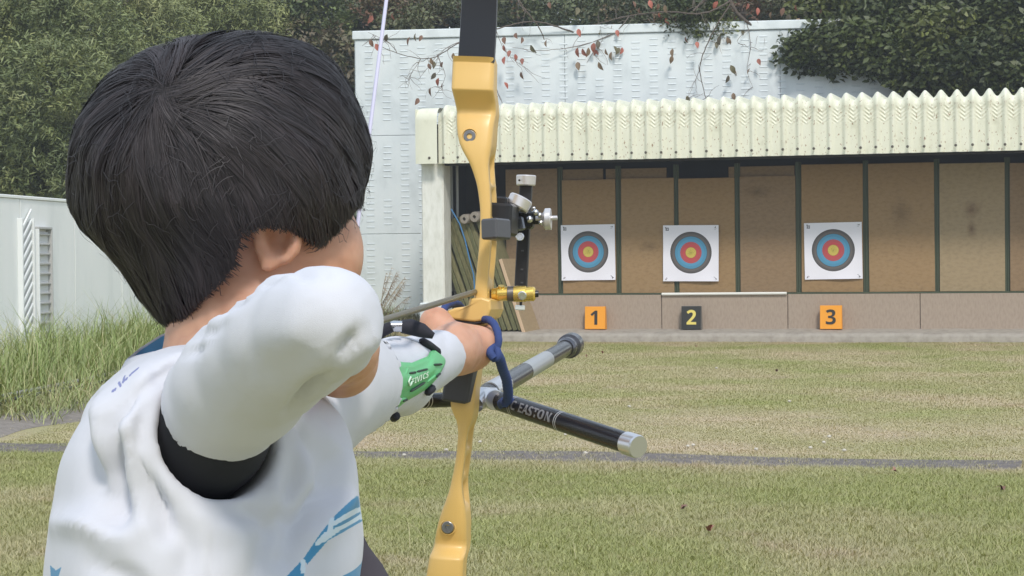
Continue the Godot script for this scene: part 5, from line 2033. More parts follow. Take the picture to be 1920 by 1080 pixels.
	arm_right.half(RS + ad * 0.012, -ad + CD(-0.05, -0.12, 0), 0.003)
	var fe := (RW - RE).normalized()
	arm_right.half(RW - fe * 0.005, fe)
	var fs := Folds.new(CD(0.25, 0.1, 1.0))
	fs.reach = -0.55
	for q in [
		[[[556, 768], [572, 736]], -0.0030, 0.0040, 1.20], [[[574, 765], [592, 722]], -0.0040, 0.0040, 1.18], [[[592, 745], [610, 712]], -0.0034, 0.004, 1.17],
		[[[636, 676], [652, 640]], -0.0030, 0.0045, 1.14], [[[652, 660], [668, 622]], -0.0032, 0.0045, 1.14], [[[671, 645], [690, 634], [707, 606], [699, 578], [677, 552]], -0.0018, 0.0070, 1.15],
		[[[668, 655], [700, 640], [716, 606]], 0.0020, 0.0050, 1.15],
		[[[398, 590], [425, 580]], -0.0030, 0.004, 1.27], [[[416, 572], [445, 566]], -0.0028, 0.004, 1.26], [[[440, 548], [470, 545]], -0.0026, 0.005, 1.25], [[[480, 530], [500, 545]], -0.0015, 0.004, 1.23],
		[[[340, 672], [362, 664]], -0.0024, 0.004, 1.32], [[[362, 640], [384, 634]], -0.0026, 0.004, 1.31], [[[548, 510], [556, 536]], -0.0020, 0.003, 1.18], [[[566, 514], [572, 534]], -0.0014, 0.003, 1.18], [[[600, 512], [606, 530]], -0.0014, 0.003, 1.16],
		[[[470, 700], [520, 690], [560, 660]], -0.0020, 0.014, 1.20], [[[500, 640], [560, 640]], 0.0014, 0.012, 1.18], [[[430, 760], [490, 790], [540, 790]], -0.0012, 0.012, 1.24],
	]:
		fs.add(pp(q[0], q[3]), q[1] * 1.6, q[2])
	var hem := RS + ad * 0.012
	var hn := (-ad + CD(-0.05, -0.12, 0)).normalized()
	var sshape := func(p: Vector3, n: Vector3) -> float:
		var h0 := -(p - hem).dot(hn)
		return fs.at(p, n) + 0.0009 * rumple.get_noise_3d(p.x * 2.2, p.y * 2.2, p.z * 2.2) - 0.0010 * exp(-pow((h0 - 0.008) / 0.0022, 2.0))
	g = G.new()
	add_net(g, arm_right.net(P(540, 700, 1.27) - Vector3(0.17, 0.15, 0.25), P(540, 700, 1.27) + Vector3(0.17, 0.15, 0.22), 0.0042), sshape)
	var sleeve_mat := cloth.duplicate()
	sleeve_mat.albedo_color = srgb(203, 204, 212)
	part("arm_sleeve", g.mesh(), sleeve_mat, who, to)
	arm_left = Soft.new()
	arm_left.cap(LS + ld * 0.04, LE, 0.041, 0.0345, 0.02)
	arm_left.cap(LE, LW, 0.0345, 0.0262, 0.02)
	var lf := (LW - LE).normalized()
	arm_left.half(LW - lf * 0.040, lf + CD(-0.15, 0, 0), 0.003)
	arm_left.half(LS + ld * 0.05, -ld)
	var lfold := Folds.new(CD(0, 0.3, 1))
	for q in [[[[690, 650], [720, 640], [760, 640]], -0.002, 0.006, 1.9], [[[650, 720], [690, 700], [715, 720]], -0.002, 0.006, 1.8], [[[655, 760], [690, 740], [720, 745]], -0.0018, 0.006, 1.8], [[[660, 790], [700, 775]], -0.002, 0.006, 1.8], [[[828, 632], [842, 655], [838, 690]], -0.0016, 0.004, 2.05]]:
		lfold.add(pp(q[0], q[3]), q[1], q[2])
	var lshape := func(p: Vector3, n: Vector3) -> float:
		return lfold.at(p, n) + 0.0010 * rumple.get_noise_3d(p.x * 2.2, p.y * 2.2, p.z * 2.2)
	g = G.new()
	add_net(g, arm_left.net(Vector3(-0.72, 1.10, -2.10), Vector3(-0.44, 1.36, -1.45), 0.0046), lshape)
	part("arm_sleeve", g.mesh(), sleeve_mat, who, to)
	# inked letters on the left sleeve
	var lt := letters_on("mend-", 0.012, 0.0005, func(q: Vector2) -> Array:
		var px := P(686 - q.y * 900.0, 757.0 + q.x * 900.0, 1.75)
		var dir := (px - cam_xf.origin).normalized()
		return [arm_left.hit(cam_xf.origin, dir, 1.2, 2.6, 0.0006), -dir])
	part("sleeve_print", lt, plain(srgb(96, 100, 140), 0.8), who, to)
	# finger tab in the string hand: dark leather with a bright metal stud
	var tab := G.new()
	tab.box(Transform3D(Basis.from_euler(Vector3(0.1, 0.5, 0.2)), P(648, 690, 1.432)), Vector3(0.006, 0.012, 0.010), 0.002)
	var tb := part("finger_tab", tab.mesh(), plain(srgb(30, 30, 34), 0.6), who, to)
	tab = G.new()
	tab.lathe(P(641, 697, 1.4315), CD(0.1, 0.1, 1), arc_stations(0.0042, 7), 14)
	part("stud", tab.mesh(), plain(srgb(235, 235, 238), 0.2, 0.3), tb)
	# trousers and shoes
	var tr := Soft.new()
	tr.ell(chest + Vector3(0, -0.34, 0), Vector3(0.10, 0.13, 0.14), axes, 0.03)
	var shoes := []
	for sd in [-1, 1]:
		var hip: Vector3 = chest + TG * (0.075 * sd) + Vector3(0, -0.38, 0)
		var knee: Vector3 = hip + TG * (0.05 * sd) + FR * 0.02
		knee.y = 0.42
		var ank: Vector3 = knee + TG * (0.04 * sd) - FR * 0.02
		ank.y = 0.09
		tr.cap(hip, knee, 0.088, 0.066, 0.03); tr.cap(knee, ank, 0.066, 0.056, 0.02)
		shoes.append(ank)
	tr.half(Vector3(0, 0.07, 0), Vector3.DOWN)
	tr.half(chest + Vector3(0, -0.26, 0), Vector3.UP)
	g = G.new()
	add_net(g, tr.net(Vector3(-0.9, 0.03, -1.75), Vector3(-0.3, 0.92, -1.05), 0.012), func(p: Vector3, _n: Vector3) -> float: return 0.006 * rumple.get_noise_3d(p.x, p.y, p.z))
	part("trousers", g.mesh(), plain(srgb(58, 56, 62), 0.9), who, to)
	for a in shoes:
		var sh := Soft.new()
		sh.cap(a + Vector3(0, -0.035, 0) - FR * 0.02, a + FR * 0.13 + Vector3(0, -0.052, 0), 0.043, 0.038, 0.02)
		sh.half(Vector3(0, 0.008, 0), Vector3.DOWN)
		g = G.new()
		add_net(g, sh.net(a - Vector3.ONE * 0.22, a + Vector3.ONE * 0.22, 0.008))
		var so := part("shoe", g.mesh(), plain(srgb(225, 225, 225), 0.6), who, to)
		var sole := G.new()
		sole.box(Transform3D(Basis(FR, Vector3.UP, FR.cross(Vector3.UP)), Vector3(a.x, 0.008, a.z) + FR * 0.055), Vector3(0.22, 0.014, 0.078), 0.006)
		part("sole", sole.mesh(), plain(srgb(60, 60, 60), 0.8), so)
	# dark pouch hanging at the front of the waist
	var po := Soft.new()
	po.cap(P(640, 1010, 1.58), P(655, 1180, 1.56), 0.018, 0.034, 0.02)
	po.cap(P(655, 1120, 1.57), P(650, 1420, 1.54), 0.032, 0.036, 0.02)
	g = G.new()
	add_net(g, po.net(P(650, 1200, 1.56) - Vector3(0.14, 0.28, 0.14), P(650, 1200, 1.56) + Vector3(0.14, 0.20, 0.14), 0.006), func(p: Vector3, _n: Vector3) -> float: return 0.004 * rumple.get_noise_3d(p.x * 2.0, p.y * 2.0, p.z * 2.0))
	part("waist_pouch", g.mesh(), plain(srgb(66, 61, 68), 0.9), who, to)

func shirt_print(chest: Vector3) -> ImageTexture:
	var n := 1024
	var im := Image.create(n, n, false, Image.FORMAT_RGB8)
	im.fill(srgb(200, 201, 209))
	var blue := srgb(66, 134, 176)
	var polys := [
		[[690, 895], [675, 915], [650, 954], [619, 1008], [611, 1022], [618, 1032], [645, 995], [672, 981], [700, 960]],
		[[611, 1022], [596, 1040], [572, 1072], [560, 1100], [600, 1110], [612, 1085], [615, 1042]],
		[[613, 1074], [655, 1067], [700, 1062], [700, 1120], [605, 1120]],
		[[122, 1048], [150, 1050], [172, 1039], [160, 1062], [158, 1100], [118, 1110], [128, 1070]],
	]
	var m := func(q: Array, d: float) -> Vector2:
		var p: Vector3 = P(q[0], q[1], d) - chest
		return Vector2(p.dot(FR) / 0.5 + 0.5, 0.5 - p.y / 0.5) * n
	for pi in polys.size():
		var pg := PackedVector2Array()
		for q in polys[pi]:
			pg.append(m.call(q, 1.40))
		fill_poly(im, pg, blue)
	for l in [[[648, 962], [647, 990]], [[650, 970], [668, 958]], [[640, 995], [656, 980]], [[632, 1000], [644, 984]], [[612, 1028], [614, 1045]]]:
		stroke(im, m.call(l[0], 1.40), m.call(l[1], 1.40), 5.0, srgb(200, 214, 226))
	# small inked strokes on the shoulder
	for l in [[[274, 722], [280, 718]], [[281, 707], [288, 712]], [[287, 697], [291, 706]], [[291, 704], [297, 700]], [[304, 689], [310, 683]], [[300, 695], [303, 690]]]:
		stroke(im, m.call(l[0], 1.40), m.call(l[1], 1.40), 3.0, srgb(120, 126, 170))
	return ImageTexture.create_from_image(im)

func fill_poly(im: Image, pg: PackedVector2Array, c: Color) -> void:
	var lo := Vector2(1e9, 1e9)
	var hi := -lo
	for p in pg:
		lo = lo.min(p); hi = hi.max(p)
	for y in range(maxi(0, int(lo.y)), mini(im.get_height(), int(hi.y) + 2)):
		for x in range(maxi(0, int(lo.x)), mini(im.get_width(), int(hi.x) + 2)):
			if Geometry2D.is_point_in_polygon(Vector2(x, y), pg):
				im.set_pixel(x, y, c)

func stroke(im: Image, a: Vector2, b: Vector2, w: float, c: Color) -> void:
	var n := int(a.distance_to(b)) + 1
	for i in n + 1:
		var p := a.lerp(b, float(i) / n)
		im.fill_rect(Rect2i(int(p.x - w * 0.5), int(p.y - w * 0.5), int(w), int(w)), c)

# lettering laid on a curved surface: place(flat point) gives [surface point, outward]
func letters_on(text: String, size: float, lift: float, place: Callable, weight := 700) -> ArrayMesh:
	var tm := text_mesh(text, size, 0.001, weight)
	var arr := tm.surface_get_arrays(0)
	var v: PackedVector3Array = arr[Mesh.ARRAY_VERTEX]
	var g := G.new()
	for i in v.size():
		var r: Array = place.call(Vector2(v[i].x, v[i].y))
		g.put(r[0] + r[1] * (lift + v[i].z), r[1])
	var ix = arr[Mesh.ARRAY_INDEX]
	g.ix = ix if ix else PackedInt32Array(range(v.size()))
	return g.mesh()

func build_armguard(who: Node3D, to: Transform3D) -> void:
	var green := plain(srgb(98, 186, 122), 0.45)
	green.cull_mode = BaseMaterial3D.CULL_DISABLED
	var top := [[727, 690], [722, 676], [742, 670], [764, 679], [780, 680], [807, 668], [811, 658], [818, 656], [826, 664]]
	var bot := [[733, 782], [736, 780], [749, 772], [770, 753], [788, 742], [802, 732], [815, 719], [826, 704], [835, 682]]
	var n := 32
	var mrows := 14
	var out := PackedVector3Array()
	for j in mrows + 1:
		for i in n + 1:
			var t := float(i) / n
			var a := along_px(top, t)
			var b := along_px(bot, t)
			var v := float(j) / mrows
			var q := a.lerp(b, v)
			q.x += 2.0 * sin(PI * v) * (1.0 - t) + 4.0 * sin(PI * v) * t - 15.0 * (1.0 - t)
			var dir := (P(q.x, q.y, 1.9) - cam_xf.origin).normalized()
			var grow := 0.0052 + 0.0016 * smoothstep(0.25, 0.35, v) * (1.0 - smoothstep(0.62, 0.72, v)) * smoothstep(0.30, 0.38, t) * (1.0 - smoothstep(0.74, 0.82, t))
			if i == 0 or i == n or j == 0 or j == mrows:
				grow = 0.001
			out.append(arm_left.hit(cam_xf.origin, dir, 1.4, 2.6, grow))
	var g := G.new()
	g.grid(out, mrows + 1, n + 1, false, false)
	var guard := part("arm_guard", g.mesh(), green, who, to)
	# slots, lettering, straps
	var dark := plain(srgb(40, 58, 48), 0.7)
	for q in [[[768, 700], [780, 698]], [[782, 697], [802, 692]], [[770, 734], [797, 717]], [[813, 684], [829, 683]], [[742, 709], [750, 706]], [[756, 752], [764, 749]], [[818, 707], [826, 700]]]:
		part("slot", surf_tube(q, arm_left, 0.0064, 0.0011), dark, guard)
	for q in [[[750, 718], [758, 705], [764, 690]], [[745, 754], [754, 748], [762, 749]], [[800, 716], [816, 704]]]:
		part("rib", surf_tube(q, arm_left, 0.0046, 0.0018), green, guard)
	var white := plain(srgb(208, 230, 214), 0.6)
	var axis := Vector2(30, -14).normalized()
	var up := Vector2(-axis.y, axis.x) * -1.0
	var lt := letters_on("FIVICS", 0.012, 0.0004, func(q: Vector2) -> Array:
		var px := Vector2(788, 709) + axis * (q.x * 690.0) + Vector2(0.10, -1.0) * (q.y * 900.0)
		var dir := (P(px.x, px.y, 1.9) - cam_xf.origin).normalized()
		return [arm_left.hit(cam_xf.origin, dir, 1.4, 2.6, 0.0078), -dir])
	part("lettering", lt, white, guard)
	for q in [[[769, 724], [766, 716], [770, 707], [773, 714], [769, 724]]]:
		part("emblem", surf_tube(q, arm_left, 0.0078, 0.0009), white, guard)
	var strap := plain(srgb(38, 38, 48), 0.8)
	for q in [[[706, 660], [724, 667], [738, 676]], [[788, 638], [806, 648], [824, 662]], [[737, 784], [745, 778]], [[800, 736], [812, 727]]]:
		part("strap", surf_tube(q, arm_left, 0.002, 0.0042), strap, guard)
	# strap end with its metal clip on top of the arm
	var sg := G.new()
	var sp := pp([[706, 628], [716, 618], [734, 611]], 1.86)
	sg.tube(PackedVector3Array(sp), PackedFloat32Array([0.006, 0.007, 0.006]), 8)
	part("strap", sg.mesh(), strap, guard)
	sg = G.new()
	sg.tube(PackedVector3Array(pp([[732, 611], [754, 612]], 1.87)), PackedFloat32Array([0.0052]), 10)
	part("clip", sg.mesh(), M.chrome, guard)
	sg = G.new()
	sg.tube(PackedVector3Array(pp([[752, 612], [770, 613], [792, 620], [813, 630]], 1.89)), PackedFloat32Array([0.0062, 0.0078, 0.007, 0.003]), 8)
	part("strap", sg.mesh(), strap, guard)

func along_px(list: Array, t: float) -> Vector2:
	var k := clampf(t, 0.0, 1.0) * (list.size() - 1)
	var i := mini(int(k), list.size() - 2)
	return Vector2(list[i][0], list[i][1]).lerp(Vector2(list[i + 1][0], list[i + 1][1]), k - i)

func surf_tube(q: Array, body: Soft, grow: float, r: float) -> ArrayMesh:
	var pts := PackedVector3Array()
	var rad := PackedFloat32Array()
	var m := 8
	for i in m + 1:
		var a := along_px(q, float(i) / m)
		var dir := (P(a.x, a.y, 1.9) - cam_xf.origin).normalized()
		pts.append(body.hit(cam_xf.origin, dir, 1.2, 2.6, grow))
		rad.append(r * (0.5 if i == 0 or i == m else 1.0))
	var g := G.new()
	g.tube(pts, rad, 7)
	return g.mesh()

# ---------- bow, arrow, sling ----------
var BO: Vector3          # bow origin at the grip
var BU: Vector3          # along the bow, up
var BF: Vector3          # towards the target
var BS: Vector3          # to the right of the bow
const BD := 2.2

func bow_local(x: float, y: float) -> Vector2:      # photo point at the bow's depth to (sideways, along) in the bow's own axes
	var p := P(x, y, BD) - BO
	return Vector2(p.dot(BS), p.dot(BU))

func bw(s: float, u: float, f: float) -> Vector3:
	return BO + BS * s + BU * u + BF * f

func build_bow() -> void:
	rng.seed = 77
	BO = P(885, 600, BD)
	BU = (P(889, 140, BD) - P(842, 1040, BD)).normalized()
	BF = (TG - BU * TG.dot(BU)).normalized()
	BS = BF.cross(BU).normalized()
	var yellow := plain(srgb(220, 180, 106), 0.45)
	yellow.clearcoat_enabled = true
	yellow.clearcoat = 0.3
	yellow.clearcoat_roughness = 0.25
	var bow := thing("recurve_bow", "yellow recurve bow with black limbs and sight held at full draw", "bow", BO)
	var to := Transform3D(Basis.IDENTITY, -BO)
	# riser: photo row, left edge, right edge of the face towards the archer, thickness, how far that face stands back, pocket
	var st := [
		[108, 850, 928, 0.026, 0.004, 0], [117, 848, 929, 0.030, 0.0, 0], [119, 848, 929, 0.030, 0.0, 0], [145, 848, 929, 0.032, 0.003, 0], [168, 848, 929, 0.034, 0.006, 0], [172, 848.5, 929, 0.034, 0.005, 0], [178, 849, 929, 0.034, 0.001, 0], [190, 850, 929, 0.033, -0.007, 0], [202, 851, 928, 0.033, -0.013, 0], [210, 852, 928, 0.034, -0.014, 0], [217, 852, 927, 0.036, -0.012, 0], [226, 853, 926, 0.038, -0.009, 0], [240, 854.5, 925, 0.040, -0.006, 0], [256, 857, 924, 0.043, -0.004, 0], [270, 861, 923, 0.045, -0.002, 0],
		[283, 867, 921, 0.046, -0.001, 0.0], [296, 875, 919, 0.047, 0.0, 0.3], [310, 883, 918, 0.048, 0.0, 1.0], [325, 889, 919, 0.048, 0.0, 1.0], [340, 894, 920, 0.048, 0.0, 0.4], [347, 896, 921, 0.048, 0.0, 0.1], [354, 897.5, 921, 0.048, 0.0, 0.4], [366, 899.5, 922, 0.048, 0.0, 1.0], [385, 902, 923, 0.048, 0.0, 1.0], [400, 903, 923, 0.048, 0.0, 0.6], [409, 903, 923, 0.048, 0.0, 0.1], [418, 903, 923, 0.048, 0.0, 0.5], [440, 902, 923, 0.048, 0.0, 1.0], [465, 900.5, 922, 0.048, 0.0, 1.0], [490, 898, 920, 0.048, 0.0, 1.0], [510, 896, 918, 0.048, 0.0, 0.8], [525, 894.5, 917, 0.048, 0.0, 0.1], [540, 893, 917, 0.048, 0.0, 0.0], [560, 890.5, 917, 0.048, 0.0, 0.0], [580, 887, 918, 0.046, 0.0, 0.0], [592, 884, 917, 0.044, -0.001, 0.0],
		[606, 882, 912, 0.040, -0.004, 0.0], [640, 876, 905, 0.036, -0.006, 0.0], [690, 864, 898, 0.036, -0.004, 0.0], [735, 850, 893, 0.040, 0.0, 0.0], [752, 846, 892, 0.042, 0.002, 0.0], [766, 847, 891, 0.043, 0.002, 0.0], [778, 852, 889, 0.043, 0.001, 0.0], [788, 857, 886, 0.043, 0.0, 0.0], [800, 860, 881, 0.044, 0.0, 0.2], [815, 861, 878, 0.045, 0.0, 0.9], [830, 860, 876, 0.046, 0.0, 1.0], [842, 859, 875, 0.046, 0.0, 0.3], [850, 858, 874, 0.046, 0.0, 0.1], [858, 857, 873, 0.046, 0.0, 0.6], [875, 854, 871, 0.046, 0.0, 1.0], [890, 851, 869, 0.046, 0.0, 0.5], [898, 849, 868, 0.046, 0.0, 0.1], [908, 847, 868, 0.046, 0.0, 0.7], [922, 843, 869, 0.046, 0.0, 1.0], [936, 838, 871, 0.045, 0.0, 0.5], [948, 833, 873, 0.044, -0.001, 0.0], [962, 827, 874, 0.043, -0.002, 0.0], [980, 821, 875, 0.042, -0.004, 0.0], [1000, 815.5, 874, 0.040, -0.007, 0.0], [1012, 812.5, 874, 0.038, -0.010, 0.0], [1020, 811, 873, 0.036, -0.012, 0.0], [1028, 809.5, 873, 0.035, -0.011, 0.0], [1036, 808, 873, 0.034, -0.004, 0.0], [1042, 807, 873, 0.034, 0.003, 0.0], [1048, 806, 872, 0.034, 0.005, 0.0], [1080, 800, 870, 0.033, 0.003, 0.0], [1110, 795, 866, 0.031, 0.0, 0.0], [1135, 791, 863, 0.030, 0.0, 0.0], [1142, 791, 861, 0.026, -0.004, 0.0]]
	var g := G.new()
	var pts := PackedVector3Array()
	var cols := 0
	for r in st:
		var a := bow_local(r[1], r[0])
		var b := bow_local(r[2], r[0])
		var w := (b.x - a.x) * 0.5
		var c := (a.x + b.x) * 0.5
		var th: float = r[3]
		var f0: float = -0.010 - float(r[4])          # face towards the archer
		var bev := minf(0.0055, w * 0.4)
		var pk: float = r[5] * minf(0.014, w * 1.0)
		var ring := [
			Vector2(-w + bev, f0), Vector2(-w * 0.3, f0 - 0.0008), Vector2(w * 0.3, f0 - 0.0008), Vector2(w - bev, f0), Vector2(w - bev * 0.3, f0 + bev * 0.3),
			Vector2(w, f0 + bev), Vector2(w, f0 + th * 0.22), Vector2(w - pk, f0 + th * 0.28), Vector2(w - pk, f0 + th * 0.50), Vector2(w - pk, f0 + th * 0.74), Vector2(w, f0 + th * 0.80), Vector2(w, f0 + th - bev),
			Vector2(w - bev, f0 + th), Vector2(-w + bev, f0 + th), Vector2(-w, f0 + th - bev), Vector2(-w, f0 + bev), Vector2(-w + bev * 0.3, f0 + bev * 0.3)]
		cols = ring.size()
		for q in ring:
			pts.append(bw(c + q.x, a.y * 0.5 + b.y * 0.5, q.y))
	g.grid(pts, st.size(), cols, true, true)
	for e in [0, st.size() - 1]:
		for k in range(1, cols - 1):
			g.tri(pts[e * cols], pts[e * cols + k], pts[e * cols + k + 1], pts[(1 if e == 0 else st.size() - 2) * cols])
	fix_outward(g, BO)
	var riser := part("riser", g.mesh(), yellow, bow, to)
	# arrow shelf with its dark underside
	var sh := G.new()
	shelf(sh, [[891, 560], [889, 572], [880, 575], [864, 577], [850, 582], [847, 588], [849, 594], [858, 598], [880, 601], [900, 603], [914, 601], [926, 595], [932, 580], [931, 563], [915, 558]], -0.036, 0.050, 0.0022)
	part("shelf", sh.mesh(), yellow, riser, Transform3D(Basis.IDENTITY, BO))
	sh = G.new()
	shelf(sh, [[850, 593], [858, 602], [880, 607], [900, 608.5], [913, 606], [917, 600], [900, 596], [870, 594]], -0.034, 0.046, 0.0012)
	part("shelf_pad", sh.mesh(), plain(srgb(48, 46, 48), 0.6), riser, Transform3D(Basis.IDENTITY, BO))
	# limb bolts in their seats
	for q in [[882, 256], [841, 988]]:
		var l := bow_local(q[0], q[1])
		var bolt := G.new()
		var c := bw(l.x, l.y, -0.0065)
		bolt.lathe(c, -BF, [Vector2(-0.002, 0.0068), Vector2(0.0012, 0.0068), Vector2(0.0016, 0.0062), Vector2(0.0016, 0.0032), Vector2(-0.0005, 0.0030), Vector2(-0.0005, 0.0)], 24)
		var bo := part("limb_bolt", bolt.mesh(), plain(srgb(140, 138, 138), 0.3, 0.9), riser)
		var seat := G.new()
		seat.lathe(c, -BF, [Vector2(-0.003, 0.0092), Vector2(-0.0002, 0.0090), Vector2(0.0006, 0.0082), Vector2(-0.001, 0.0072)], 24)
		part("seat_ring", seat.mesh(), yellow, bo)
	# limbs
	var black := plain(srgb(20, 20, 26), 0.30)
	black.clearcoat_enabled = true
	black.clearcoat = 0.15
	black.clearcoat_roughness = 0.08
	var tip_up := P(796, -560, 1.93)
	var tip_low := P(702, 2080, 1.92)
	var ru := bow_local(894, 112)
	var rl := bow_local(828, 1140)
	var limb_u := limb_mesh(bw(ru.x, ru.y - 0.004, -0.004), BU, tip_up, 0.0205)
	var limb_l := limb_mesh(bw(rl.x, rl.y + 0.004, -0.004), -BU, tip_low, 0.0205)
	part("limb", limb_u, black, bow, to)
	part("limb", limb_l, black, bow, to)
	# string, bent at the fingers
	g = G.new()
	g.tube(PackedVector3Array([tip_up, tip_up.lerp(NOCK, 0.5), NOCK.lerp(tip_up, 0.14)]), PackedFloat32Array([0.0017]), 8)
	part("string", g.mesh(), plain(srgb(196, 194, 216), 0.6), bow, to)
	g = G.new()
	g.tube(PackedVector3Array([NOCK.lerp(tip_up, 0.14), NOCK, NOCK.lerp(tip_low, 0.09), NOCK.lerp(tip_low, 0.17)]), PackedFloat32Array([0.0019]), 8)
	g.tube(PackedVector3Array([NOCK.lerp(tip_low, 0.17), tip_low.lerp(NOCK, 0.4), tip_low]), PackedFloat32Array([0.0017]), 8)
	part("string_serving", g.mesh(), plain(srgb(34, 36, 58), 0.6), bow, to)
	# grip
	g = G.new()
	var gp := [[852, 655], [902, 655], [902, 672], [896, 700], [886, 752], [880, 755], [838, 749], [836, 745], [842, 712], [846, 688]]
	shelf(g, gp, -0.032, 0.012, 0.003)
	part("grip", g.mesh(), plain(srgb(62, 61, 64), 0.55), bow)
	build_sight(bow, to)
	build_stabilizers(bow, to)
	build_plunger(bow, to)
	# arrow from the nock to the rest
	var rest := P(890, 547.5, 2.19)
	var ad := (rest - NOCK).normalized()
	var arrow := thing("arrow", "thin dark carbon arrow with green vanes nocked on the bow string", "arrow", NOCK)
	var ta := Transform3D(Basis.IDENTITY, -NOCK)
	g = G.new()
	g.tube(PackedVector3Array([NOCK + ad * 0.012, NOCK + ad * 0.3, rest + ad * 0.055]), PackedFloat32Array([0.0032]), 12)
	part("shaft", g.mesh(), plain(srgb(98, 92, 76), 0.4), arrow, ta)
	g = G.new()
	g.lathe(rest + ad * 0.055, ad, [Vector2(0, 0.0033), Vector2(0.012, 0.0033), Vector2(0.028, 0.0002)], 12)
	part("point", g.mesh(), M.chrome, arrow, ta)
	g = G.new()
	g.lathe(NOCK - ad * 0.004, ad, [Vector2(0, 0.001), Vector2(0.002, 0.0028), Vector2(0.016, 0.0032), Vector2(0.017, 0.0)], 10)
	part("nock", g.mesh(), plain(srgb(170, 240, 90), 0.4), arrow, ta)
	for k in 3:
		var d := (Basis(ad, TAU * k / 3.0 + 0.5) * Vector3.UP)
		d = (d - ad * d.dot(ad)).normalized()
		g = G.new()
		var tn := d.cross(ad) * 0.0003
		for s in [-1.0, 1.0]:
			var p0: Vector3 = NOCK + ad * 0.036 + d * 0.003 + tn * s
			g.quad(p0, p0 + ad * 0.006 + d * 0.011, p0 + ad * 0.026 + d * 0.009, p0 + ad * 0.046, p0 - tn * s * 4.0)
		part("vane", g.mesh(), plain(srgb(150, 226, 84), 0.5), arrow, ta)
	# blue finger sling
	var sling := thing("finger_sling", "knotted blue cord sling looped from the archer's thumb to the lower rod", "sling", P(930, 660, 2.15))
	var ts := Transform3D(Basis.IDENTITY, -P(930, 660, 2.15))
	var cord := plain(srgb(52, 70, 122), 0.85)
	var cords := [
		[[[830, 584, 2.165], [836, 574, 2.175], [848, 569, 2.20], [860, 571, 2.23], [868, 580, 2.25]], 0.0042],
		[[[908, 598, 2.165], [918, 600, 2.150], [927, 608, 2.135], [933, 622, 2.125], [935, 640, 2.12], [931, 654, 2.12], [922, 662, 2.12], [913, 658, 2.125]], 0.0042],
		[[[916, 650, 2.135], [921, 664, 2.12], [928, 674, 2.115], [934, 666, 2.115], [931, 652, 2.12], [922, 648, 2.12], [917, 660, 2.11], [925, 672, 2.11]], 0.0045],
		[[[930, 660, 2.12], [937, 672, 2.13], [942, 690, 2.15], [950, 712, 2.18], [953, 735, 2.20], [952, 750, 2.215], [946, 756, 2.22]], 0.0056],
		[[[946, 752, 2.22], [940, 757, 2.235], [944, 764, 2.25], [958, 762, 2.25], [962, 754, 2.235], [954, 750, 2.22]], 0.0050],
	]
	for c in cords:
		var cv := Curve3D.new()
		var q: Array = c[0]
		for i in q.size():
			cv.add_point(P(q[i][0], q[i][1], q[i][2]))
		for i in q.size():
			var a: Vector3 = cv.get_point_position(maxi(i - 1, 0))
			var b: Vector3 = cv.get_point_position(mini(i + 1, q.size() - 1))
			cv.set_point_in(i, (a - b) * 0.17)
			cv.set_point_out(i, (b - a) * 0.17)
		var n := maxi(14, int(cv.get_baked_length() / 0.0022))
		var line := PackedVector3Array()
		var rad := PackedFloat32Array()
		for i in n + 1:
			line.append(cv.sample_baked(cv.get_baked_length() * i / n))
			rad.append(float(c[1]) * (1.0 + 0.05 * sin(i * 2.1)))
		g = G.new()
		g.tube(line, rad, 10)
		part("cord", g.mesh(), cord, sling, ts)

func fix_outward(g: G, _c: Vector3) -> void:
	# turn the whole shell if its signed volume says it is inside out (front faces run clockwise)
	var vol := 0.0
	for i in range(0, g.ix.size(), 3):
		vol += (g.v[g.ix[i]] - BO).dot((g.v[g.ix[i + 1]] - BO).cross(g.v[g.ix[i + 2]] - BO))
	if vol > 0.0:
		for i in range(0, g.ix.size(), 3):
			var t := g.ix[i + 1]
			g.ix[i + 1] = g.ix[i + 2]
			g.ix[i + 2] = t
		for i in g.n.size():
			g.n[i] = -g.n[i]

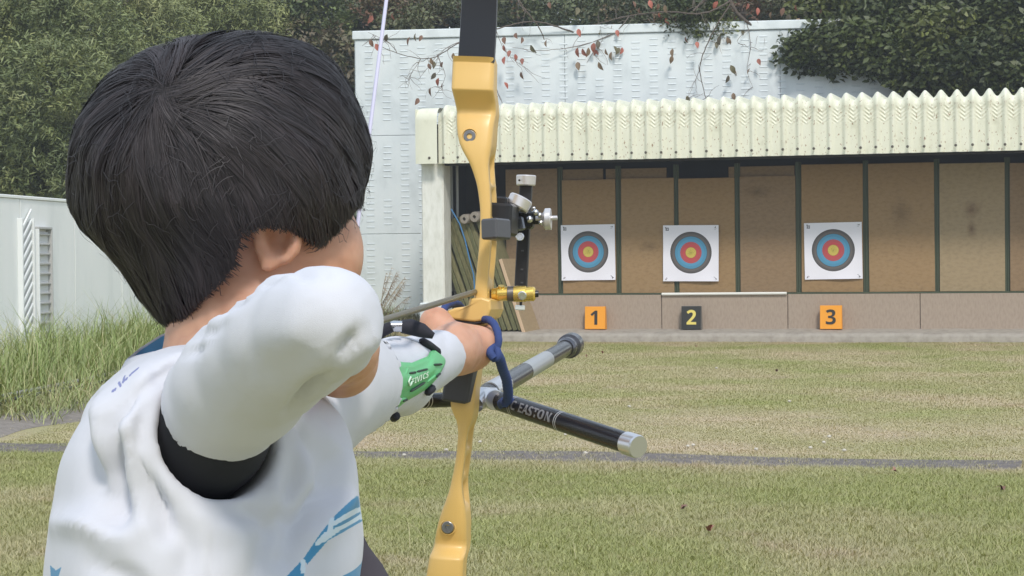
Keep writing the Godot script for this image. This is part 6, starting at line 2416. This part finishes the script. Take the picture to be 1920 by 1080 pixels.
# a plate with the outline of photo points at the bow's depth, from f0 to f1 along the aim, edges rounded; bow axes, relative to BO
func shelf(g: G, outline: Array, f0: float, f1: float, bev: float) -> void:
	var pg := PackedVector2Array()
	var mid := Vector2.ZERO
	for q in outline:
		var l := bow_local(q[0], q[1])
		pg.append(l)
		mid += l / outline.size()
	var n := pg.size()
	var rings := []
	for lay in [[f0, 1.0], [f0 + bev * 0.3, 0.35], [f0 + bev, 0.0], [f1 - bev, 0.0], [f1, 1.0]]:
		var ring := PackedVector3Array()
		var src := pg
		if float(lay[1]) > 0.0:
			var off := Geometry2D.offset_polygon(pg, -bev * float(lay[1]))
			if off.size():
				src = off[0]
		for i in n:
			var best := pg[i]
			if float(lay[1]) > 0.0:
				var bd := 1e9
				for k in src.size():
					var c := Geometry2D.get_closest_point_to_segment(pg[i], src[k], src[(k + 1) % src.size()])
					if c.distance_squared_to(pg[i]) < bd:
						bd = c.distance_squared_to(pg[i]); best = c
			ring.append(BS * best.x + BU * best.y + BF * float(lay[0]))
		rings.append(ring)
	var inside := BS * mid.x + BU * mid.y + BF * (f0 + f1) * 0.5
	for k in rings.size() - 1:
		for i in n:
			var j := (i + 1) % n
			var a: Vector3 = rings[k][i]
			var b: Vector3 = rings[k][j]
			var c: Vector3 = rings[k + 1][j]
			var d: Vector3 = rings[k + 1][i]
			# outward by the outline's own turning
			var e := pg[j] - pg[i]
			var o2 := Vector2(e.y, -e.x)
			if Geometry2D.is_polygon_clockwise(pg):
				o2 = -o2
			g.quad(a, b, c, d, (a + b + c + d) * 0.25 - (BS * o2.x + BU * o2.y).normalized() * 0.01 + BF * (0.004 if k < 2 else (-0.004 if k == 3 else 0.0)))
	for e in [0, rings.size() - 1]:
		var tr := Geometry2D.triangulate_polygon(pg)
		for i in range(0, tr.size(), 3):
			g.tri(rings[e][tr[i]], rings[e][tr[i + 1]], rings[e][tr[i + 2]], inside)

func limb_mesh(root: Vector3, dir: Vector3, tip: Vector3, hw: float) -> ArrayMesh:
	var g := G.new()
	var cv := Curve3D.new()
	cv.add_point(root, Vector3.ZERO, dir * 0.22 + BF * 0.03)
	cv.add_point(tip, (root - tip).normalized() * 0.10 + BF * 0.10, Vector3.ZERO)
	var n := 28
	var pts := PackedVector3Array()
	for i in n + 1:
		var t := float(i) / n
		var p := cv.sample(0, t)
		var d := (cv.sample(0, minf(t + 0.02, 1.0)) - cv.sample(0, maxf(t - 0.02, 0.0))).normalized()
		var s := (BS - d * BS.dot(d)).normalized()
		var o := d.cross(s).normalized()
		var w := hw * (1.0 - 0.68 * pow(t, 1.6))
		var th := 0.0052 * (1.0 - 0.6 * t)
		for q in [Vector2(-w, -th * 0.6), Vector2(-w * 0.92, -th), Vector2(w * 0.92, -th), Vector2(w, -th * 0.6), Vector2(w, th * 0.6), Vector2(w * 0.92, th), Vector2(-w * 0.92, th), Vector2(-w, th * 0.6)]:
			pts.append(p + s * q.x + o * q.y)
	g.grid(pts, n + 1, 8, true, false)
	fix_outward(g, root)
	return g.mesh()

func rod(parent: Node3D, called: String, a: Vector3, b: Vector3, st: Array, mat: Material, to: Transform3D, sides := 24) -> MeshInstance3D:
	# st: fractions of the way and radii
	var g := G.new()
	var L := a.distance_to(b)
	var q := []
	for s in st:
		q.append(Vector2(s[0] * L, s[1]))
	g.lathe(a, b - a, q, sides)
	return part(called, g.mesh(), mat, parent, to)

func build_sight(bow: Node3D, to: Transform3D) -> void:
	var blackm := plain(srgb(36, 36, 40), 0.38)
	var greym := plain(srgb(78, 78, 82), 0.42)
	var silver := plain(srgb(214, 210, 210), 0.3, 0.6)
	var bax := Basis(BS, BU, -BF)
	var sight := part("sight", G_box(bax, P(943, 412, 2.235), Vector3(0.028, 0.036, 0.052), 0.003), blackm, bow, to)
	# carriage block on the riser's side and the pale knob that points back at the archer
	part("mount_step", G_box(bax, P(941, 377, 2.25), Vector3(0.016, 0.009, 0.030), 0.002), blackm, sight)
	var kb := bax * Basis(Vector3.UP, -0.42) * Basis(Vector3.BACK, 0.10)
	part("clamp_knob", G_box(kb, P(930, 430, 2.155), Vector3(0.021, 0.0225, 0.030), 0.002), greym, sight)
	# upright scale bar
	var a := P(985, 338, 2.32)
	var b := P(978, 552, 2.32)
	var up := (a - b).normalized()
	var vb := Basis(BS, up, BS.cross(up))
	part("scale_bar", G_box(vb, (a + b) * 0.5, Vector3(0.0145, a.distance_to(b), 0.010), 0.0012), blackm, sight)
	for y in [470, 505, 530]:
		part("scale_mark", G_box(vb, P(979.5 if y < 500 else 978.5, y, 2.3135), Vector3(0.003, 0.0018, 0.0006), 0.0), greym, sight)
	var cap := G.new()
	var c0 := P(986, 348, 2.315)
	cap.lathe(c0, up, [Vector2(0, 0.0), Vector2(0, 0.0105), Vector2(0.0012, 0.0112), Vector2(0.011, 0.0118), Vector2(0.0122, 0.011), Vector2(0.0122, 0.0)], 28)
	part("cap", cap.mesh(), silver, sight)
	var hole := G.new()
	hole.lathe(P(974, 338, 2.3025), CD(-0.2, 0, 1), [Vector2(0, 0.0013), Vector2(0.0012, 0.0013), Vector2(0.0012, 0.0)], 10)
	part("set_screw", hole.mesh(), blackm, sight)
	# large tilted elevation knob
	var kn := G.new()
	var kd := CD(0.45, 0.88, -0.12).normalized()
	kn.lathe(P(968, 391, 2.26), kd, [Vector2(-0.006, 0.004), Vector2(0.0, 0.004), Vector2(0.0005, 0.0125), Vector2(0.0020, 0.0136), Vector2(0.0125, 0.0140), Vector2(0.0138, 0.0130), Vector2(0.0139, 0.0)], 30)
	part("elevation_knob", kn.mesh(), silver, sight)
	# micrometer carriage
	part("carriage", G_box(vb, P(982, 412, 2.29), Vector3(0.024, 0.021, 0.022), 0.003), blackm, sight)
	part("carriage_arm", G_box(vb, P(1003, 410, 2.29), Vector3(0.020, 0.013, 0.014), 0.003), blackm, sight)
	part("carriage_plate", G_box(vb * Basis(Vector3.BACK, 0.25), P(974, 420, 2.272), Vector3(0.012, 0.016, 0.006), 0.002), plain(srgb(120, 122, 128), 0.25, 0.8), sight)
	for q in [[967, 408, 0.0036], [993, 412, 0.0042], [1004, 399, 0.0036], [1001, 391, 0.0020], [1012, 404, 0.0030], [986, 398, 0.0025], [1014, 418, 0.0030]]:
		var s := G.new()
		s.lathe(P(q[0], q[1], 2.277), CD(0, 0.1, 1), arc_stations(q[2], 6), 14)
		part("screw_head", s.mesh(), M.chrome, sight)
	var sc := G.new()
	sc.lathe(P(974.5, 444, 2.310), CD(0.05, 0, 1), [Vector2(0, 0.0050), Vector2(0.004, 0.0050), Vector2(0.005, 0.0044), Vector2(0.005, 0.003), Vector2(0.0035, 0.0028), Vector2(0.0035, 0.0)], 20)
	part("clamp_screw", sc.mesh(), M.chrome, sight)
	# windage thumb wheel with its spindle
	var wd := CD(1.0, 0.02, 0.12).normalized()
	var w := G.new()
	w.lathe(P(1016, 411, 2.28), wd, [Vector2(0, 0.006), Vector2(0.004, 0.0125), Vector2(0.010, 0.0125), Vector2(0.0108, 0.0115), Vector2(0.0108, 0.0)], 24)
	part("windage_wheel", w.mesh(), silver, sight)
	w = G.new()
	w.lathe(P(1027, 409, 2.28), wd, [Vector2(-0.014, 0.0026), Vector2(0.011, 0.0026), Vector2(0.0115, 0.0)], 12)
	part("spindle", w.mesh(), silver, sight)
	w = G.new()
	w.lathe(P(1033, 418, 2.28), CD(-0.05, -1, 0), [Vector2(0, 0.0014), Vector2(0.008, 0.0012), Vector2(0.008, 0.0)], 8)
	part("pointer", w.mesh(), silver, sight)
	# extension bar forward from the riser
	part("extension", G_box(bax, P(956, 408, 2.29), Vector3(0.010, 0.016, 0.09), 0.002), blackm, sight)
	# the pale sight pin seen below the plunger
	part("sight_pin", G_box(vb, P(975, 577, 2.33), Vector3(0.0115, 0.006, 0.004), 0.001), plain(srgb(206, 210, 208), 0.3), sight)
	part("pin_stem", G_box(vb, P(977, 563, 2.33), Vector3(0.003, 0.022, 0.003), 0.0005), blackm, sight)

func G_box(bas: Basis, c: Vector3, size: Vector3, bev: float) -> ArrayMesh:
	var g := G.new()
	g.box(Transform3D(bas.orthonormalized(), c), size, bev)
	return g.mesh()

func build_plunger(bow: Node3D, to: Transform3D) -> void:
	var gold := plain(srgb(240, 205, 110), 0.25, 0.8)
	var a := P(922, 551, 2.21)
	var b := P(1004, 551, 2.205)
	var d := (b - a).normalized()
	var p := rod(bow, "plunger", a, b, [[0.0, 0.0060], [0.10, 0.0066], [0.14, 0.0080], [0.36, 0.0080], [0.37, 0.0072], [0.50, 0.0072], [0.51, 0.0090], [0.78, 0.0090], [0.79, 0.0082], [0.96, 0.0082], [1.0, 0.0062], [1.0, 0.0]], gold, to, 20)
	rod(p, "lock_ring", P(952, 551, 2.2075), P(963, 551, 2.207), [[0.0, 0.0], [0.0, 0.0086], [1.0, 0.0086], [1.0, 0.0]], plain(srgb(118, 112, 108), 0.35, 0.7), Transform3D.IDENTITY, 24)
	var s := G.new()
	s.lathe(P(979, 554, 2.1985), CD(0, -0.1, 1), [Vector2(0, 0.0052), Vector2(0.0022, 0.0050), Vector2(0.0026, 0.0040), Vector2(0.0026, 0.0018), Vector2(0.001, 0.0016), Vector2(0.001, 0.0)], 16)
	part("set_screw", s.mesh(), M.chrome, p)
	s = G.new()
	s.lathe(P(940, 542, 2.207), CD(0, 1, 0.4), [Vector2(0, 0.0040), Vector2(0.004, 0.0036), Vector2(0.004, 0.0)], 12)
	part("grub_screw", s.mesh(), gold, p)
	s = G.new()
	s.lathe(b, d, [Vector2(-0.001, 0.0042), Vector2(0.0035, 0.0036), Vector2(0.0035, 0.0)], 12)
	part("end_stud", s.mesh(), M.black, p)

func build_stabilizers(bow: Node3D, to: Transform3D) -> void:
	var carbon := plain(srgb(36, 36, 41), 0.24, 0.0, 0.4)
	carbon.clearcoat_enabled = true
	carbon.clearcoat = 0.08
	carbon.clearcoat_roughness = 0.1
	var silver := plain(srgb(206, 206, 210), 0.28, 0.85)
	var hub := P(912, 744, 2.275)
	# block that joins the rods
	var vb := part("rod_bracket", G_box(Basis(BS, BU, -BF) * Basis(Vector3.UP, -0.5), hub, Vector3(0.026, 0.022, 0.026), 0.005), silver, bow, to)
	rod(vb, "bracket_arm", P(892, 758, 2.25), P(905, 748, 2.262), [[0.0, 0.0095], [1.0, 0.0105], [1.0, 0.0]], silver, Transform3D.IDENTITY)
	rod(vb, "bracket_arm", hub, P(928, 750, 2.25), [[0.0, 0.0115], [0.92, 0.0120], [1.0, 0.0112], [1.0, 0.0]], silver, Transform3D.IDENTITY)
	# long rod
	var a := P(914, 738, 2.30)
	var b := P(1062, 652, 2.86)
	var l := rod(bow, "long_rod", a, b, [[0.0, 0.0095], [0.03, 0.0118], [1.0, 0.0112], [1.0, 0.0]], carbon, to)
	rod(l, "sticker", a.lerp(b, 0.42), a.lerp(b, 0.70), [[0.0, 0.0116], [1.0, 0.0115]], plain(srgb(150, 152, 154), 0.3), Transform3D.IDENTITY)
	rod(l, "collar", a.lerp(b, 0.02), a.lerp(b, 0.17), [[0.0, 0.0], [0.0, 0.0124], [1.0, 0.0121], [1.0, 0.0]], silver, Transform3D.IDENTITY)
	var d := (b - a).normalized()
	rod(l, "end_weight", b - d * 0.012, b + d * 0.055, [[0.0, 0.0], [0.0, 0.0125], [0.12, 0.0150], [0.36, 0.0150], [0.38, 0.0125], [0.48, 0.0125], [0.50, 0.0180], [0.95, 0.0180], [1.0, 0.0165], [1.0, 0.0]], plain(srgb(92, 92, 98), 0.25, 0.85), Transform3D.IDENTITY)
	# side rod towards the right of the picture
	a = P(922, 747, 2.27)
	b = P(1176, 831, 2.07)
	d = (b - a).normalized()
	var s := rod(bow, "side_rod", a, b, [[0.0, 0.0], [0.0, 0.0112], [1.0, 0.0112], [1.0, 0.0]], carbon, to)
	rod(s, "end_cap", b - d * 0.002, b + d * 0.019, [[0.0, 0.0], [0.0, 0.0118], [0.06, 0.0124], [0.90, 0.0124], [1.0, 0.0116], [1.0, 0.0]], silver, Transform3D.IDENTITY)
	var ringm := plain(srgb(190, 190, 194), 0.35)
	for t in [0.185, 0.200, 0.535, 0.548]:
		rod(s, "ring_line", a.lerp(b, t - 0.002), a.lerp(b, t + 0.002), [[0.0, 0.01125], [1.0, 0.01125]], ringm, Transform3D.IDENTITY)
	# lettering wrapped round the rod
	var centre := a.lerp(b, 0.36)
	var toward := (cam_xf.origin - centre)
	toward = (toward - d * toward.dot(d)).normalized()
	var upv := d.cross(toward)
	if upv.y < 0.0:
		upv = -upv
	var mesh := letters_on("C EASTON", 0.0105, 0.0002, func(q: Vector2) -> Array:
		var an := q.y / 0.0112
		var o := toward * cos(an) + upv * sin(an)
		return [centre + d * q.x * 1.12 + o * 0.0112, o])
	part("lettering", mesh, plain(srgb(128, 128, 134), 0.4), s)
	# left side rod, behind the bow arm
	a = P(900, 748, 2.29)
	b = P(757, 752, 2.20)
	s = rod(bow, "side_rod", a, b, [[0.0, 0.0], [0.0, 0.0085], [1.0, 0.0085], [1.0, 0.0]], carbon, to)
	for t in [0.70, 0.74]:
		rod(s, "ring_line", a.lerp(b, t - 0.006), a.lerp(b, t + 0.006), [[0.0, 0.0087], [1.0, 0.0087]], ringm, Transform3D.IDENTITY)
	d = (b - a).normalized()
	rod(s, "end_cap", b - d * 0.002, b + d * 0.019, [[0.0, 0.0], [0.0, 0.0095], [1.0, 0.0095], [1.0, 0.0]], silver, Transform3D.IDENTITY)
